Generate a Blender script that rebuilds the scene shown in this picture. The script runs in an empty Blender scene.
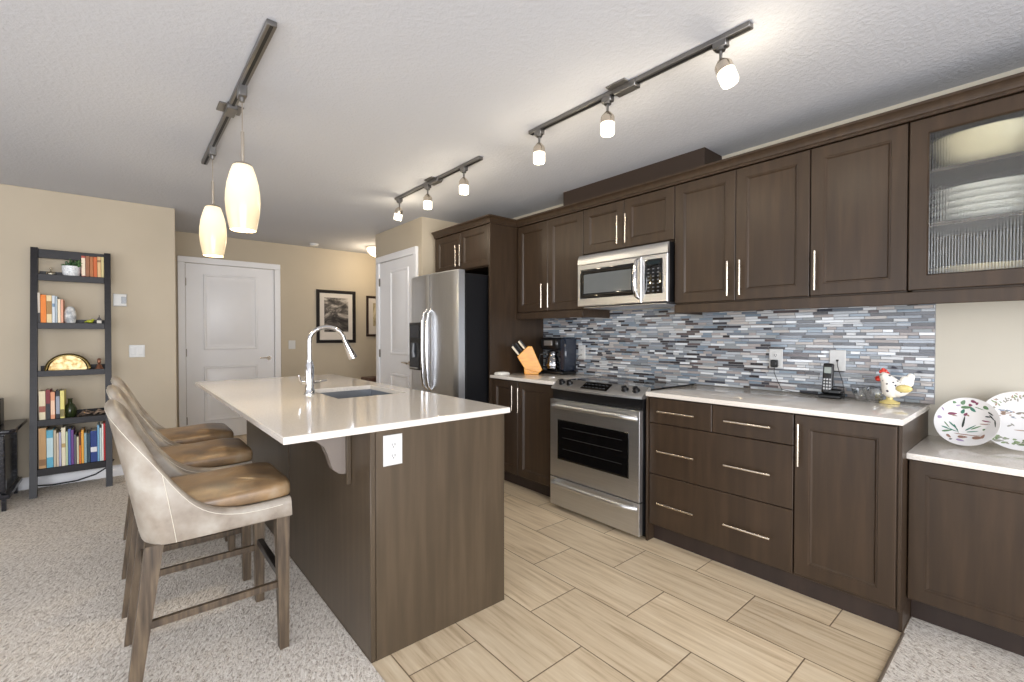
import bpy, bmesh, math, random
from mathutils import Vector, Matrix
R = math.radians
random.seed(7)
D = bpy.data
SC = bpy.context.scene
COL = SC.collection

# ------------------------------------------------------------------ camera, world, light, exposure
cam_d = D.cameras.new('camera'); cam = D.objects.new('camera', cam_d); COL.objects.link(cam)
cam_d.sensor_width = 36; cam_d.lens = 459.58 / 1024 * 36; cam_d.clip_start = .02
cam.location = (0, 0, 1.2616)
cam.rotation_euler = (R(90) - .0138, 0, -.7044)
SC.camera = cam
SC.view_settings.view_transform = 'Standard'; SC.view_settings.look = 'None'
SC.view_settings.gamma = 1; SC.view_settings.use_curve_mapping = False
SC.view_settings.exposure = 0.38
w = D.worlds.new('world'); SC.world = w; w.use_nodes = True
w.node_tree.nodes['Background'].inputs[0].default_value = (.85, .92, 1, 1)
w.node_tree.nodes['Background'].inputs[1].default_value = 1.0

def area(name, loc, rot, sx, sy, power, col=(1, 1, 1)):
    l = D.lights.new(name, 'AREA'); l.shape = 'RECTANGLE'; l.size = sx; l.size_y = sy; l.energy = power; l.color = col
    o = D.objects.new(name, l); COL.objects.link(o); o.location = loc; o.rotation_euler = rot
    return o
# light through the glazed wall behind the photographer, plus fill from an added living-room window
area('daylight_and_fill', (-.6, -2.63, 1.2), (R(90), 0, 0), 4.4, 2.1, 215, (.93, .95, 1))
area('daylight_and_fill', (-3.63, 1.4, 1.25), (R(90), 0, R(-90)), 4.0, 1.9, 48, (.93, .95, 1))  # added fill light for an even room, not a known source
# hall ceiling light and its bounce come from the dome lamp further down

# ------------------------------------------------------------------ materials
def srgb(r, g, b):
    f = lambda c: ((c / 255 + .055) / 1.055) ** 2.4 if c > 10.3 else c / 255 / 12.92
    return (f(r), f(g), f(b), 1)
MATS = {}
class NT:
    def __init__(s, name):
        s.m = D.materials.new(name); s.m.use_nodes = True; s.t = s.m.node_tree
        s.b = s.t.nodes['Principled BSDF']
    def n(s, typ, **k):
        x = s.t.nodes.new(typ)
        for a, v in k.items():
            if a.startswith('i_'):
                key = a[2:].replace('_', ' ')
                x.inputs[key].default_value = v
            else: setattr(x, a, v)
        return x
    def l(s, a, b): s.t.links.new(a, b)
def plain(name, col, rough=.5, metal=0, **k):
    if name in MATS: return MATS[name]
    t = NT(name); b = t.b
    b.inputs['Base Color'].default_value = col; b.inputs['Roughness'].default_value = rough
    b.inputs['Metallic'].default_value = metal
    for a, v in k.items(): b.inputs[a.replace('_', ' ')].default_value = v
    # faint procedural variation so that nothing is a dead flat colour
    tc = t.n('ShaderNodeTexCoord'); no = t.n('ShaderNodeTexNoise', i_Scale=9.0, i_Detail=3.0)
    mp = t.n('ShaderNodeMapRange'); mp.inputs[3].default_value = .93; mp.inputs[4].default_value = 1.05
    hs = t.n('ShaderNodeHueSaturation'); hs.inputs['Color'].default_value = col
    t.l(tc.outputs['Object'], no.inputs['Vector']); t.l(no.outputs[0], mp.inputs[0]); t.l(mp.outputs[0], hs.inputs['Value'])
    t.l(hs.outputs[0], b.inputs['Base Color'])
    MATS[name] = t.m
    return t.m
def ramp(t, stops):
    r = t.n('ShaderNodeValToRGB'); e = r.color_ramp.elements
    while len(e) < len(stops): e.new(.5)
    for x, (p, c) in zip(e, stops): x.position = p; x.color = c
    return r
def noisy(name, stops, scale=(1, 1, 1), nscale=5, detail=6, rough=.5, metal=0, bump=0, bscale=40, bdist=.002, coord='Object', spec=None, bsc=(1,1,1), rr=None, dist=0.0):
    t = NT(name); tc = t.n('ShaderNodeTexCoord')
    mp = t.n('ShaderNodeMapping'); mp.inputs['Scale'].default_value = scale
    t.l(tc.outputs[coord], mp.inputs[0])
    no = t.n('ShaderNodeTexNoise', i_Scale=nscale, i_Detail=detail, i_Distortion=dist); t.l(mp.outputs[0], no.inputs['Vector'])
    r = ramp(t, stops); t.l(no.outputs[0], r.inputs[0]); t.l(r.outputs[0], t.b.inputs['Base Color'])
    t.b.inputs['Roughness'].default_value = rough; t.b.inputs['Metallic'].default_value = metal
    if rr:
        mr = t.n('ShaderNodeMapRange'); mr.inputs[3].default_value = rr[0]; mr.inputs[4].default_value = rr[1]
        t.l(no.outputs[0], mr.inputs[0]); t.l(mr.outputs[0], t.b.inputs['Roughness'])
    if spec is not None: t.b.inputs['Specular IOR Level'].default_value = spec
    if bump:
        m2 = t.n('ShaderNodeMapping'); m2.inputs['Scale'].default_value = bsc; t.l(tc.outputs[coord], m2.inputs[0])
        n2 = t.n('ShaderNodeTexNoise', i_Scale=bscale, i_Detail=4.0); t.l(m2.outputs[0], n2.inputs['Vector'])
        bp = t.n('ShaderNodeBump', i_Strength=bump, i_Distance=bdist); t.l(n2.outputs[0], bp.inputs['Height'])
        t.l(bp.outputs[0], t.b.inputs['Normal'])
    MATS[name] = t.m
    return t.m

def ramp2(a, b, lo=.35, hi=.65): return [(lo, a), (hi, b)]
M_wall = noisy('wall_paint', ramp2(srgb(182, 170, 150), srgb(186, 174, 154)), nscale=2, rough=.75, bump=.25, bscale=180, bdist=.001)
M_wall_r = noisy('kitchen_wall_paint', ramp2(srgb(190, 184, 170), srgb(194, 188, 174)), nscale=2, rough=.75, bump=.2, bscale=180, bdist=.001)
M_soffit = noisy('brown_paint', ramp2(srgb(42, 28, 19), srgb(46, 31, 21)), nscale=3, rough=.6)
M_white = noisy('white_trim_paint', ramp2(srgb(230, 230, 232), srgb(234, 234, 236)), nscale=3, rough=.35)
M_wood = noisy('stained_maple', [(.3, srgb(50, 38, 28)), (.5, srgb(56, 43, 31)), (.7, srgb(64, 49, 36))], scale=(9, 9, .8), nscale=3, detail=8, rough=.38, spec=.38, bump=.06, bscale=60, bsc=(6, 6, .6), bdist=.0006, dist=.3)
M_wood_i = noisy('island_panel_maple', [(.3, srgb(66, 55, 42)), (.5, srgb(72, 60, 46)), (.7, srgb(80, 67, 52))], scale=(10, 10, .7), nscale=3, detail=8, rough=.36, bump=.08, bscale=60, bsc=(6, 6, .6), bdist=.0006, dist=.3)
M_wood_d = noisy('dark_toe_kick', ramp2(srgb(40, 30, 26), srgb(50, 38, 32)), scale=(6, 6, 1), nscale=3, rough=.45)
M_gap = plain('shadow_gap_black', srgb(12, 10, 9), .8)
M_quartz = noisy('cream_quartz', [(.3, srgb(212, 205, 195)), (.5, srgb(221, 214, 205)), (.72, srgb(228, 222, 214))], nscale=160, detail=3, rough=.09, spec=.6)
M_steel = noisy('brushed_steel', ramp2(srgb(206, 208, 211), srgb(212, 214, 217)), scale=(30, 30, 1), nscale=4, detail=3, rough=.34, metal=1, rr=(.31, .37))
M_steel_h = noisy('brushed_steel_horizontal', ramp2(srgb(206, 207, 209), srgb(212, 213, 215)), scale=(30, 1, 30), nscale=4, detail=3, rough=.36, metal=1, rr=(.33, .39))
M_nickel = plain('satin_nickel', srgb(214, 204, 190), .24, 1)
M_chrome = plain('chrome', srgb(222, 222, 224), .09, 1)
M_track = plain('brushed_track_metal', srgb(126, 124, 122), .34, .9)
M_trackdark = plain('track_slot_black', srgb(18, 17, 17), .6)
M_black = plain('black_plastic', srgb(16, 16, 18), .3)
M_blackm = noisy('fridge_black_side', ramp2(srgb(14, 14, 16), srgb(20, 21, 25)), nscale=140, rough=.5, spec=.25, bump=.3, bscale=260, bdist=.0006)
M_bglass = plain('black_glass', srgb(9, 9, 10), .05, Specular_IOR_Level=.7)
M_bgrey = plain('microwave_window_mesh', srgb(96, 100, 102), .14)
M_plate = plain('outlet_white', srgb(204, 204, 202), .35)
M_slot = plain('outlet_slot', srgb(40, 37, 35), .5)
M_shelf = noisy('espresso_wood', ramp2(srgb(18, 15, 18), srgb(26, 23, 27)), scale=(2, 2, 10), nscale=5, rough=.42, spec=.35)
M_console = noisy('black_console_wood', ramp2(srgb(18, 18, 24), srgb(34, 33, 40)), scale=(1, 1, 14), nscale=4, rough=.22)
M_legwood = noisy('weathered_walnut', [(.3, srgb(54, 43, 32)), (.5, srgb(80, 66, 51)), (.72, srgb(106, 90, 70))], scale=(22, 22, 2), nscale=3, detail=8, rough=.45, bump=.15, bscale=60, bsc=(5, 5, .5), bdist=.001)
M_legdark = plain('dark_footrest_metal', srgb(28, 25, 26), .3, .3)
M_leather = noisy('taupe_leather', [(.3, srgb(112, 100, 88)), (.45, srgb(142, 131, 118)), (.56, srgb(156, 147, 135)), (.7, srgb(172, 165, 155))], nscale=9, detail=8, rough=.4, bump=.35, bscale=130, bdist=.0012, rr=(.32, .5))
M_leather_s = noisy('bronzed_seat_leather', [(.3, srgb(84, 68, 54)), (.45, srgb(120, 97, 72)), (.58, srgb(144, 116, 82)), (.72, srgb(158, 140, 116))], nscale=8, detail=8, rough=.34, bump=.35, bscale=130, bdist=.0012, rr=(.26, .45))
M_stitch = plain('cream_stitching', srgb(206, 198, 182), .6)
M_mat_p = plain('picture_mat_paper', srgb(206, 198, 188), .8)
M_paper = noisy('book_page_edges', ramp2(srgb(214, 200, 172), srgb(230, 218, 194)), scale=(60, 1, 1), nscale=8, rough=.85)

def mat_ceiling():
    t = NT('knockdown_ceiling'); tc = t.n('ShaderNodeTexCoord')
    t.b.inputs['Base Color'].default_value = srgb(194, 196, 202); t.b.inputs['Roughness'].default_value = .9
    n1 = t.n('ShaderNodeTexNoise', i_Scale=46.0, i_Detail=5.0, i_Roughness=.62); t.l(tc.outputs['Object'], n1.inputs['Vector'])
    r = ramp(t, [(.42, (0, 0, 0, 1)), (.6, (1, 1, 1, 1))]); t.l(n1.outputs[0], r.inputs[0])
    bp = t.n('ShaderNodeBump', i_Strength=.3, i_Distance=.004); t.l(r.outputs[0], bp.inputs['Height']); t.l(bp.outputs[0], t.b.inputs['Normal'])
    return t.m
def mat_tile():
    t = NT('plank_porcelain_tile'); tc = t.n('ShaderNodeTexCoord'); sp = t.n('ShaderNodeSeparateXYZ'); t.l(tc.outputs['Object'], sp.inputs[0])
    ax = t.n('ShaderNodeMath', operation='ADD'); ax.inputs[1].default_value = .19 + 6.1; t.l(sp.outputs[1], ax.inputs[0])
    ay = t.n('ShaderNodeMath', operation='ADD'); ay.inputs[1].default_value = .025 + 6.1; t.l(sp.outputs[0], ay.inputs[0])
    cb = t.n('ShaderNodeCombineXYZ'); t.l(ax.outputs[0], cb.inputs[0]); t.l(ay.outputs[0], cb.inputs[1])
    def brick(c1, c2, mo, ms=.0025):
        b = t.n('ShaderNodeTexBrick', offset=.5, offset_frequency=2, squash=1.0, i_Scale=1.0)
        b.inputs['Color1'].default_value = c1; b.inputs['Color2'].default_value = c2; b.inputs['Mortar'].default_value = mo
        b.inputs['Mortar Size'].default_value = ms; b.inputs['Mortar Smooth'].default_value = .1
        b.inputs['Brick Width'].default_value = .61; b.inputs['Row Height'].default_value = .305
        t.l(cb.outputs[0], b.inputs['Vector']); return b
    b1 = brick((0, 0, 0, 1), (1, 1, 1, 1), (.5, .5, .5, 1))
    # long veins that shift from tile to tile
    off = t.n('ShaderNodeVectorMath', operation='MULTIPLY_ADD'); t.l(b1.outputs[0], off.inputs[0]); off.inputs[1].default_value = (7, 3, 5); t.l(tc.outputs['Object'], off.inputs[2])
    mp = t.n('ShaderNodeMapping'); mp.inputs['Scale'].default_value = (26, 1.5, 1); t.l(off.outputs[0], mp.inputs[0])
    n1 = t.n('ShaderNodeTexNoise', i_Scale=1.6, i_Detail=7.0, i_Roughness=.6, i_Distortion=.35); t.l(mp.outputs[0], n1.inputs['Vector'])
    r = ramp(t, [(.28, srgb(176, 154, 124)), (.45, srgb(208, 187, 156)), (.6, srgb(218, 199, 169)), (.8, srgb(229, 213, 187))]); t.l(n1.outputs[0], r.inputs[0])
    tone = t.n('ShaderNodeMapRange'); tone.inputs[3].default_value = .9; tone.inputs[4].default_value = 1.06; t.l(b1.outputs[0], tone.inputs[0])
    hs = t.n('ShaderNodeHueSaturation'); t.l(r.outputs[0], hs.inputs['Color']); t.l(tone.outputs[0], hs.inputs['Value'])
    mx = t.n('ShaderNodeMix', data_type='RGBA'); t.l(b1.outputs['Fac'], mx.inputs[0]); t.l(hs.outputs[0], mx.inputs[6]); mx.inputs[7].default_value = srgb(118, 100, 78)
    t.l(mx.outputs[2], t.b.inputs['Base Color']); t.b.inputs['Roughness'].default_value = .38
    inv = t.n('ShaderNodeMath', operation='SUBTRACT'); inv.inputs[0].default_value = 1; t.l(b1.outputs['Fac'], inv.inputs[1])
    bp = t.n('ShaderNodeBump', i_Strength=.6, i_Distance=.002); t.l(inv.outputs[0], bp.inputs['Height']); t.l(bp.outputs[0], t.b.inputs['Normal'])
    return t.m
def mat_carpet():
    t = NT('loop_pile_carpet'); tc = t.n('ShaderNodeTexCoord')
    m0 = t.n('ShaderNodeMapping'); m0.inputs['Rotation'].default_value = (0, 0, R(-62)); t.l(tc.outputs['Object'], m0.inputs[0])
    mp = t.n('ShaderNodeMapping'); mp.inputs['Scale'].default_value = (.42, 1, 1); t.l(m0.outputs[0], mp.inputs[0])
    n1 = t.n('ShaderNodeTexNoise', i_Scale=105.0, i_Detail=2.5, i_Roughness=.6, i_Distortion=.8); t.l(mp.outputs[0], n1.inputs['Vector'])
    n3 = t.n('ShaderNodeTexNoise', i_Scale=330.0, i_Detail=2.0); t.l(tc.outputs['Object'], n3.inputs['Vector'])
    n2 = t.n('ShaderNodeTexNoise', i_Scale=1.6, i_Detail=3.0); t.l(tc.outputs['Object'], n2.inputs['Vector'])
    add = t.n('ShaderNodeMath', operation='MULTIPLY_ADD'); add.inputs[1].default_value = .4; t.l(n3.outputs[0], add.inputs[0]); t.l(n1.outputs[0], add.inputs[2])
    r = ramp(t, [(.52, srgb(168, 156, 143)), (.65, srgb(220, 210, 198)), (.82, srgb(240, 233, 223))]); t.l(add.outputs[0], r.inputs[0])
    mr = t.n('ShaderNodeMapRange'); mr.inputs[3].default_value = .9; mr.inputs[4].default_value = 1.08; t.l(n2.outputs[0], mr.inputs[0])
    hs = t.n('ShaderNodeHueSaturation'); t.l(r.outputs[0], hs.inputs['Color']); t.l(mr.outputs[0], hs.inputs['Value'])
    t.l(hs.outputs[0], t.b.inputs['Base Color']); t.b.inputs['Roughness'].default_value = .95; t.b.inputs['Specular IOR Level'].default_value = .1
    bp = t.n('ShaderNodeBump', i_Strength=.9, i_Distance=.012); t.l(add.outputs[0], bp.inputs['Height']); t.l(bp.outputs[0], t.b.inputs['Normal'])
    return t.m
def mat_emit(name, col, strength, base=(1, 1, 1, 1)):
    t = NT(name); t.b.inputs['Base Color'].default_value = base
    t.b.inputs['Emission Color'].default_value = col; t.b.inputs['Emission Strength'].default_value = strength
    t.b.inputs['Roughness'].default_value = .25
    return t.m
def mat_pendant():      # opal glass lit by the bulb hanging at the middle of the shade
    t = NT('opal_glass_lit'); tc = t.n('ShaderNodeTexCoord')
    vm = t.n('ShaderNodeVectorMath', operation='SUBTRACT'); vm.inputs[1].default_value = (0, 0, -.43); t.l(tc.outputs['Object'], vm.inputs[0])
    ln = t.n('ShaderNodeVectorMath', operation='LENGTH'); t.l(vm.outputs[0], ln.inputs[0])
    r = ramp(t, [(.0, (1, .86, .58, 1)), (.085, (1, .83, .5, 1)), (.2, (1, .74, .42, 1))]); t.l(ln.outputs[1], r.inputs[0])
    r2 = t.n('ShaderNodeMapRange'); r2.inputs[1].default_value = .06; r2.inputs[2].default_value = .2; r2.inputs[3].default_value = .85; r2.inputs[4].default_value = .38
    t.l(ln.outputs[1], r2.inputs[0])
    t.l(r.outputs[0], t.b.inputs['Emission Color']); t.l(r2.outputs[0], t.b.inputs['Emission Strength'])
    t.b.inputs['Base Color'].default_value = srgb(190, 176, 150); t.b.inputs['Roughness'].default_value = .2
    return t.m
def mat_reeded():
    t = NT('reeded_glass'); out = t.t.nodes['Material Output']
    tc = t.n('ShaderNodeTexCoord'); sp = t.n('ShaderNodeSeparateXYZ'); t.l(tc.outputs['Object'], sp.inputs[0])
    mu = t.n('ShaderNodeMath', operation='MULTIPLY'); mu.inputs[1].default_value = 2 * math.pi / .0095; t.l(sp.outputs[1], mu.inputs[0])
    si = t.n('ShaderNodeMath', operation='SINE'); t.l(mu.outputs[0], si.inputs[0])
    bp = t.n('ShaderNodeBump', i_Strength=.8, i_Distance=.0016); t.l(si.outputs[0], bp.inputs['Height'])
    tr = t.n('ShaderNodeBsdfTransparent'); tr.inputs[0].default_value = (.9, .94, .93, 1)
    rf = t.n('ShaderNodeBsdfRefraction', i_Roughness=.06, i_IOR=1.3); t.l(bp.outputs[0], rf.inputs['Normal'])
    gl = t.n('ShaderNodeBsdfGlossy', i_Roughness=.3); t.l(bp.outputs[0], gl.inputs['Normal'])
    m1 = t.n('ShaderNodeMixShader'); m1.inputs[0].default_value = .55; t.l(tr.outputs[0], m1.inputs[1]); t.l(rf.outputs[0], m1.inputs[2])
    m2 = t.n('ShaderNodeMixShader'); m2.inputs[0].default_value = .06; t.l(m1.outputs[0], m2.inputs[1]); t.l(gl.outputs[0], m2.inputs[2])
    t.l(m2.outputs[0], out.inputs['Surface']); return t.m
def mat_clear(name='clear_glass', tint=(.93, .96, .97, 1), mix=.22, rough=.03):
    t = NT(name); out = t.t.nodes['Material Output']
    tr = t.n('ShaderNodeBsdfTransparent'); tr.inputs[0].default_value = tint
    gl = t.n('ShaderNodeBsdfGlossy', i_Roughness=rough)
    lw = t.n('ShaderNodeLayerWeight', i_Blend=.35)
    ma = t.n('ShaderNodeMath', operation='ADD', use_clamp=True); ma.inputs[1].default_value = mix * .4; t.l(lw.outputs[1], ma.inputs[0])
    m1 = t.n('ShaderNodeMixShader'); t.l(ma.outputs[0], m1.inputs[0]); t.l(tr.outputs[0], m1.inputs[1]); t.l(gl.outputs[0], m1.inputs[2])
    t.l(m1.outputs[0], out.inputs['Surface']); return t.m
def mat_bw(name, stops, scale, seed):
    t = NT(name); tc = t.n('ShaderNodeTexCoord'); mp = t.n('ShaderNodeMapping'); mp.inputs['Scale'].default_value = scale; mp.inputs['Location'].default_value = (seed, seed, seed)
    t.l(tc.outputs['Object'], mp.inputs[0]); no = t.n('ShaderNodeTexNoise', i_Scale=3.2, i_Detail=9.0, i_Roughness=.68, i_Distortion=.8); t.l(mp.outputs[0], no.inputs['Vector'])
    r = ramp(t, stops); t.l(no.outputs[0], r.inputs[0]); t.l(r.outputs[0], t.b.inputs['Base Color']); t.b.inputs['Roughness'].default_value = .5
    return t.m
M_ceil = mat_ceiling(); M_tile = mat_tile(); M_carpet = mat_carpet(); M_pend = mat_pendant(); M_reed = mat_reeded(); M_clear = mat_clear()
M_spotglass = mat_emit('lit_frosted_glass', (1, .9, .72, 1), 1.7, srgb(200, 196, 186))
M_dome = mat_emit('lit_dome_glass', (1, .84, .58, 1), 1.6)

# ------------------------------------------------------------------ mesh builder
class MB:
    def __init__(s): s.bm = bmesh.new(); s.mats = []
    def mi(s, m):
        if m is None: return 0
        if m not in s.mats: s.mats.append(m)
        return s.mats.index(m)
    def _finish(s, vs0, fs0, bev, mat, seg=1):
        s.bm.verts.ensure_lookup_table()
        nf = [f for f in s.bm.faces if f not in fs0] if fs0 is not None else list(s.bm.faces)
        return nf
    def box(s, x0, x1, y0, y1, z0, z1, bev=0, mat=None, seg=1, mtx=None):
        t = bmesh.new()
        x0, x1 = sorted((x0, x1)); y0, y1 = sorted((y0, y1)); z0, z1 = sorted((z0, z1))
        vs = [t.verts.new((x, y, z)) for x in (x0, x1) for y in (y0, y1) for z in (z0, z1)]
        for f in ((0, 1, 3, 2), (4, 6, 7, 5), (0, 4, 5, 1), (2, 3, 7, 6), (0, 2, 6, 4), (1, 5, 7, 3)): t.faces.new([vs[i] for i in f])
        if bev: bmesh.ops.bevel(t, geom=list(t.edges), offset=min(bev, .45 * min(x1 - x0, y1 - y0, z1 - z0)), segments=seg, profile=.6, affect='EDGES')
        return s.merge(t, mat, mtx)
    def merge(s, t, mat=None, mtx=None):
        if mtx is not None: t.transform(mtx)
        bmesh.ops.recalc_face_normals(t, faces=list(t.faces))
        i = s.mi(mat); mp = {}
        for v in t.verts: mp[v] = s.bm.verts.new(v.co)
        for f in t.faces:
            try: nf = s.bm.faces.new([mp[v] for v in f.verts]); nf.material_index = i if mat is not None else f.material_index
            except ValueError: pass
        t.free(); return s
    def rings(s, rings, cap0=True, cap1=True, closed=True, mat=None, mtx=None, loop=False):
        t = bmesh.new(); V = [[t.verts.new(p) for p in r] for r in rings]; n = len(V[0])
        pairs = list(zip(V[:-1], V[1:])) + ([(V[-1], V[0])] if loop else [])
        for a, b in pairs:
            for i in range(n if closed else n - 1):
                j = (i + 1) % n
                try: t.faces.new((a[i], a[j], b[j], b[i]))
                except ValueError: pass
        if cap0 and not loop: t.faces.new(V[0])
        if cap1 and not loop: t.faces.new(V[-1])
        bmesh.ops.remove_doubles(t, verts=list(t.verts), dist=1e-6)
        return s.merge(t, mat, mtx)
    def tube(s, pts, r, seg=10, mat=None, mtx=None):
        pts = [Vector(p) for p in pts]; rs = r if isinstance(r, (list, tuple)) else [r] * len(pts)
        rings = []; up = None
        for i, p in enumerate(pts):
            d = (pts[min(i + 1, len(pts) - 1)] - pts[max(i - 1, 0)]).normalized()
            if up is None:
                up = Vector((0, 0, 1)) if abs(d.z) < .9 else Vector((1, 0, 0))
            a = d.cross(up).normalized(); b = a.cross(d).normalized(); up = b
            rings.append([p + (a * math.cos(k * 2 * math.pi / seg) + b * math.sin(k * 2 * math.pi / seg)) * rs[i] for k in range(seg)])
        return s.rings(rings, mat=mat, mtx=mtx)
    def lathe(s, prof, c=(0, 0, 0), seg=24, mat=None, mtx=None, sx=1, sy=1):
        rings = []
        for r, z in prof:
            r = max(r, 1e-4)
            rings.append([(c[0] + r * sx * math.cos(k * 2 * math.pi / seg), c[1] + r * sy * math.sin(k * 2 * math.pi / seg), c[2] + z) for k in range(seg)])
        return s.rings(rings, mat=mat, mtx=mtx)
    def prism(s, poly, fn, d0, d1, bev=0, mat=None):
        t = bmesh.new(); a = [t.verts.new(fn(p[0], p[1], d0)) for p in poly]; b = [t.verts.new(fn(p[0], p[1], d1)) for p in poly]
        n = len(poly); t.faces.new(a); t.faces.new(b)
        for i in range(n): t.faces.new((a[i], a[(i + 1) % n], b[(i + 1) % n], b[i]))
        if bev: bmesh.ops.bevel(t, geom=list(t.edges), offset=bev, segments=1, affect='EDGES')
        return s.merge(t, mat)
    def ball(s, c, r, seg=16, sc=(1, 1, 1), mat=None, mtx=None):
        t = bmesh.new(); bmesh.ops.create_uvsphere(t, u_segments=seg, v_segments=max(6, seg // 2), radius=r)
        t.transform(Matrix.Translation(Vector(c)) @ Matrix.Diagonal((*sc, 1)))
        return s.merge(t, mat, mtx)
    def build(s, name, mat=None, parent=None, local=False, angle=38):
        me = D.meshes.new(name)
        if parent is None and not local:
            xs = [v.co for v in s.bm.verts]
            lo = [min(v[i] for v in xs) for i in range(3)]; hi = [max(v[i] for v in xs) for i in range(3)]
            off = Vector(((lo[0] + hi[0]) / 2, (lo[1] + hi[1]) / 2, lo[2]))
        elif parent is not None and not local:
            off = Vector((0, 0, 0)); q = parent
            while q: off += q.location; q = q.parent
        else: off = Vector((0, 0, 0))
        for v in s.bm.verts: v.co -= off
        for f in s.bm.faces: f.smooth = True
        s.bm.to_mesh(me); s.bm.free()
        me.set_sharp_from_angle(angle=R(angle))
        if mat is not None: s.mats = [mat] + s.mats if s.mats == [] else s.mats
        for m in s.mats: me.materials.append(m)
        o = D.objects.new(name, me); COL.objects.link(o)
        if parent is None: o.location = off
        else: o.parent = parent
        return o
def tag(o, label=None, cat=None, group=None, kind=None):
    if label: o['label'] = label
    if cat: o['category'] = cat
    if group: o['group'] = group
    if kind: o['kind'] = kind
    return o
def empty(name, loc, label=None, cat=None, group=None, kind=None):
    o = D.objects.new(name, None); COL.objects.link(o); o.location = loc; o.empty_display_size = .05
    return tag(o, label, cat, group, kind)
def copy_tree(o, parent=None):
    c = o.copy(); COL.objects.link(c); c.parent = parent
    for ch in list(o.children): copy_tree(ch, c)
    return c
def struct(name, m, mat, parent=None):
    o = m.build(name, mat, parent)
    if parent is None: o['kind'] = 'structure'
    return o
# concentric rectangular rings: door panels, frames. fn(a, b, depth) -> world
def panel(mb, fn, a0, a1, b0, b1, steps, mat=None, back=True):
    rings = [[fn(a0, b0, 0), fn(a1, b0, 0), fn(a1, b1, 0), fn(a0, b1, 0)]] if back else []
    for ins, d in steps:
        rings.append([fn(a0 + ins, b0 + ins, d), fn(a1 - ins, b0 + ins, d), fn(a1 - ins, b1 - ins, d), fn(a0 + ins, b1 - ins, d)])
    mb.rings(rings, mat=mat); return mb
def faceXn(x): return lambda a, b, d: (x - d, a, b)      # faces -X : a = Y, b = Z
def faceYn(y): return lambda a, b, d: (a, y - d, b)      # faces -Y : a = X, b = Z
SHAKER = lambda fw: [(0, .016), (.003, .019), (fw, .019), (fw + .002, .016), (fw + .007, .016), (fw + .013, .009)]
def bar_pull(parent, fn, a, b, vert, L):
    m = MB()
    if vert:
        m.tube([fn(a, b - L / 2, .034), fn(a, b + L / 2, .034)], .0062, 10)
        for q in (-1, 1): m.tube([fn(a, b + q * L * .33, .002), fn(a, b + q * L * .33, .034)], .0048, 8)
    else:
        m.tube([fn(a - L / 2, b, .034), fn(a + L / 2, b, .034)], .0062, 10)
        for q in (-1, 1): m.tube([fn(a + q * L * .33, b, .002), fn(a + q * L * .33, b, .034)], .0048, 8)
    return m.build('handle', M_nickel, parent)
def shaker_door(parent, x, y0, y1, z0, z1, fw=.055, hy=None, hz=None, hl=.2, name='door', mat=None):
    fn = faceXn(x)
    d = panel(MB(), fn, y0 + .0015, y1 - .0015, z0, z1, SHAKER(fw)).build(name, mat or M_wood, parent)
    if hy is not None: bar_pull(d, faceXn(x - .019), hy, hz, True, hl)
    return d

# ------------------------------------------------------------------ room shell
CZ = 2.456; XW = 3.075
struct('floor', MB().box(.717, 5.2, .395, 6.7, -.1, 0), M_tile)
struct('floor', MB().box(-3.7, .717, -2.7, 6.7, -.1, .004).box(.717, XW + .1, -2.7, .395, -.1, .004), M_carpet)
tag(MB().box(.72, 2.5, .389, .399, 0, .009, .003).build('trim_1', plain('bronze_transition_strip', srgb(140, 126, 110), .35, .5)), kind='structure')
struct('ceiling', MB().box(-3.7, 5.3, -2.7, 6.8, CZ, CZ + .1), M_ceil)
struct('wall_right', MB().box(XW, XW + .15, -2.7, 4.2, 0, CZ), M_wall_r)
struct('wall_back', MB().box(-3.7, .397, 5.396, 6.7, 0, CZ, .004), M_wall)
struct('wall_entry', MB().box(.39, 5.3, 6.57, 6.7, 0, CZ), M_wall)
struct('wall_hall', MB().box(5.2, 5.3, 5.2, 6.7, 0, CZ), M_wall)
struct('wall_pantry', MB().box(2.323, 5.3, 4.14, 5.256, 0, CZ, .004), M_wall)
# wall behind the photographer, with its glazed opening, and living-room wall with a window added for the fill light
struct('wall_front', MB().box(-3.7, -2.85, -2.8, -2.65, 0, CZ).box(1.65, 3.3, -2.8, -2.65, 0, CZ).box(-2.85, 1.65, -2.8, -2.65, 2.28, CZ).box(-2.85, 1.65, -2.8, -2.65, 0, .1), M_wall)
struct('wall_left', MB().box(-3.8, -3.65, -2.8, -.65, 0, CZ).box(-3.8, -3.65, 3.45, 5.5, 0, CZ).box(-3.8, -3.65, -.65, 3.45, 2.22, CZ).box(-3.8, -3.65, -.65, 3.45, 0, .28), M_wall)
def win(name, fn, a0, a1, b0, b1, n):
    m = MB(); t = .05
    def bx(p, q, r, s_):
        A = fn(p, r, -.02); B = fn(q, s_, .05); m.box(A[0], B[0], A[1], B[1], A[2], B[2], .004)
    bx(a0, a1, b0, b0 + t); bx(a0, a1, b1 - t, b1); bx(a0, a0 + t, b0, b1); bx(a1 - t, a1, b0, b1)
    for i in range(1, n): c = a0 + (a1 - a0) * i / n; bx(c - t / 2, c + t / 2, b0, b1)
    struct(name, m, M_white)
win('window_1', lambda a, b, d: (a, -2.74 + d, b), -2.85, 1.65, .1, 2.28, 3)
win('fill_window', lambda a, b, d: (-3.74 + d, a, b), -.65, 3.45, .28, 2.22, 3)  # unseen window added to go with the side fill light
# baseboards
def baseY(name, x0, x1, y): struct(name, MB().prism([(0, 0), (.014, 0), (.014, .085), (.006, .1), (0, .1)], lambda a, b, d: (d, y - a, b), x0, x1), M_white)
baseY('baseboard_back', -3.65, .397, 5.396)
baseY('baseboard_entry', 1.60, 5.2, 6.57)
struct('baseboard_left', MB().box(-3.65, -3.636, -2.65, 5.39, 0, .1, .003), M_white)

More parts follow.
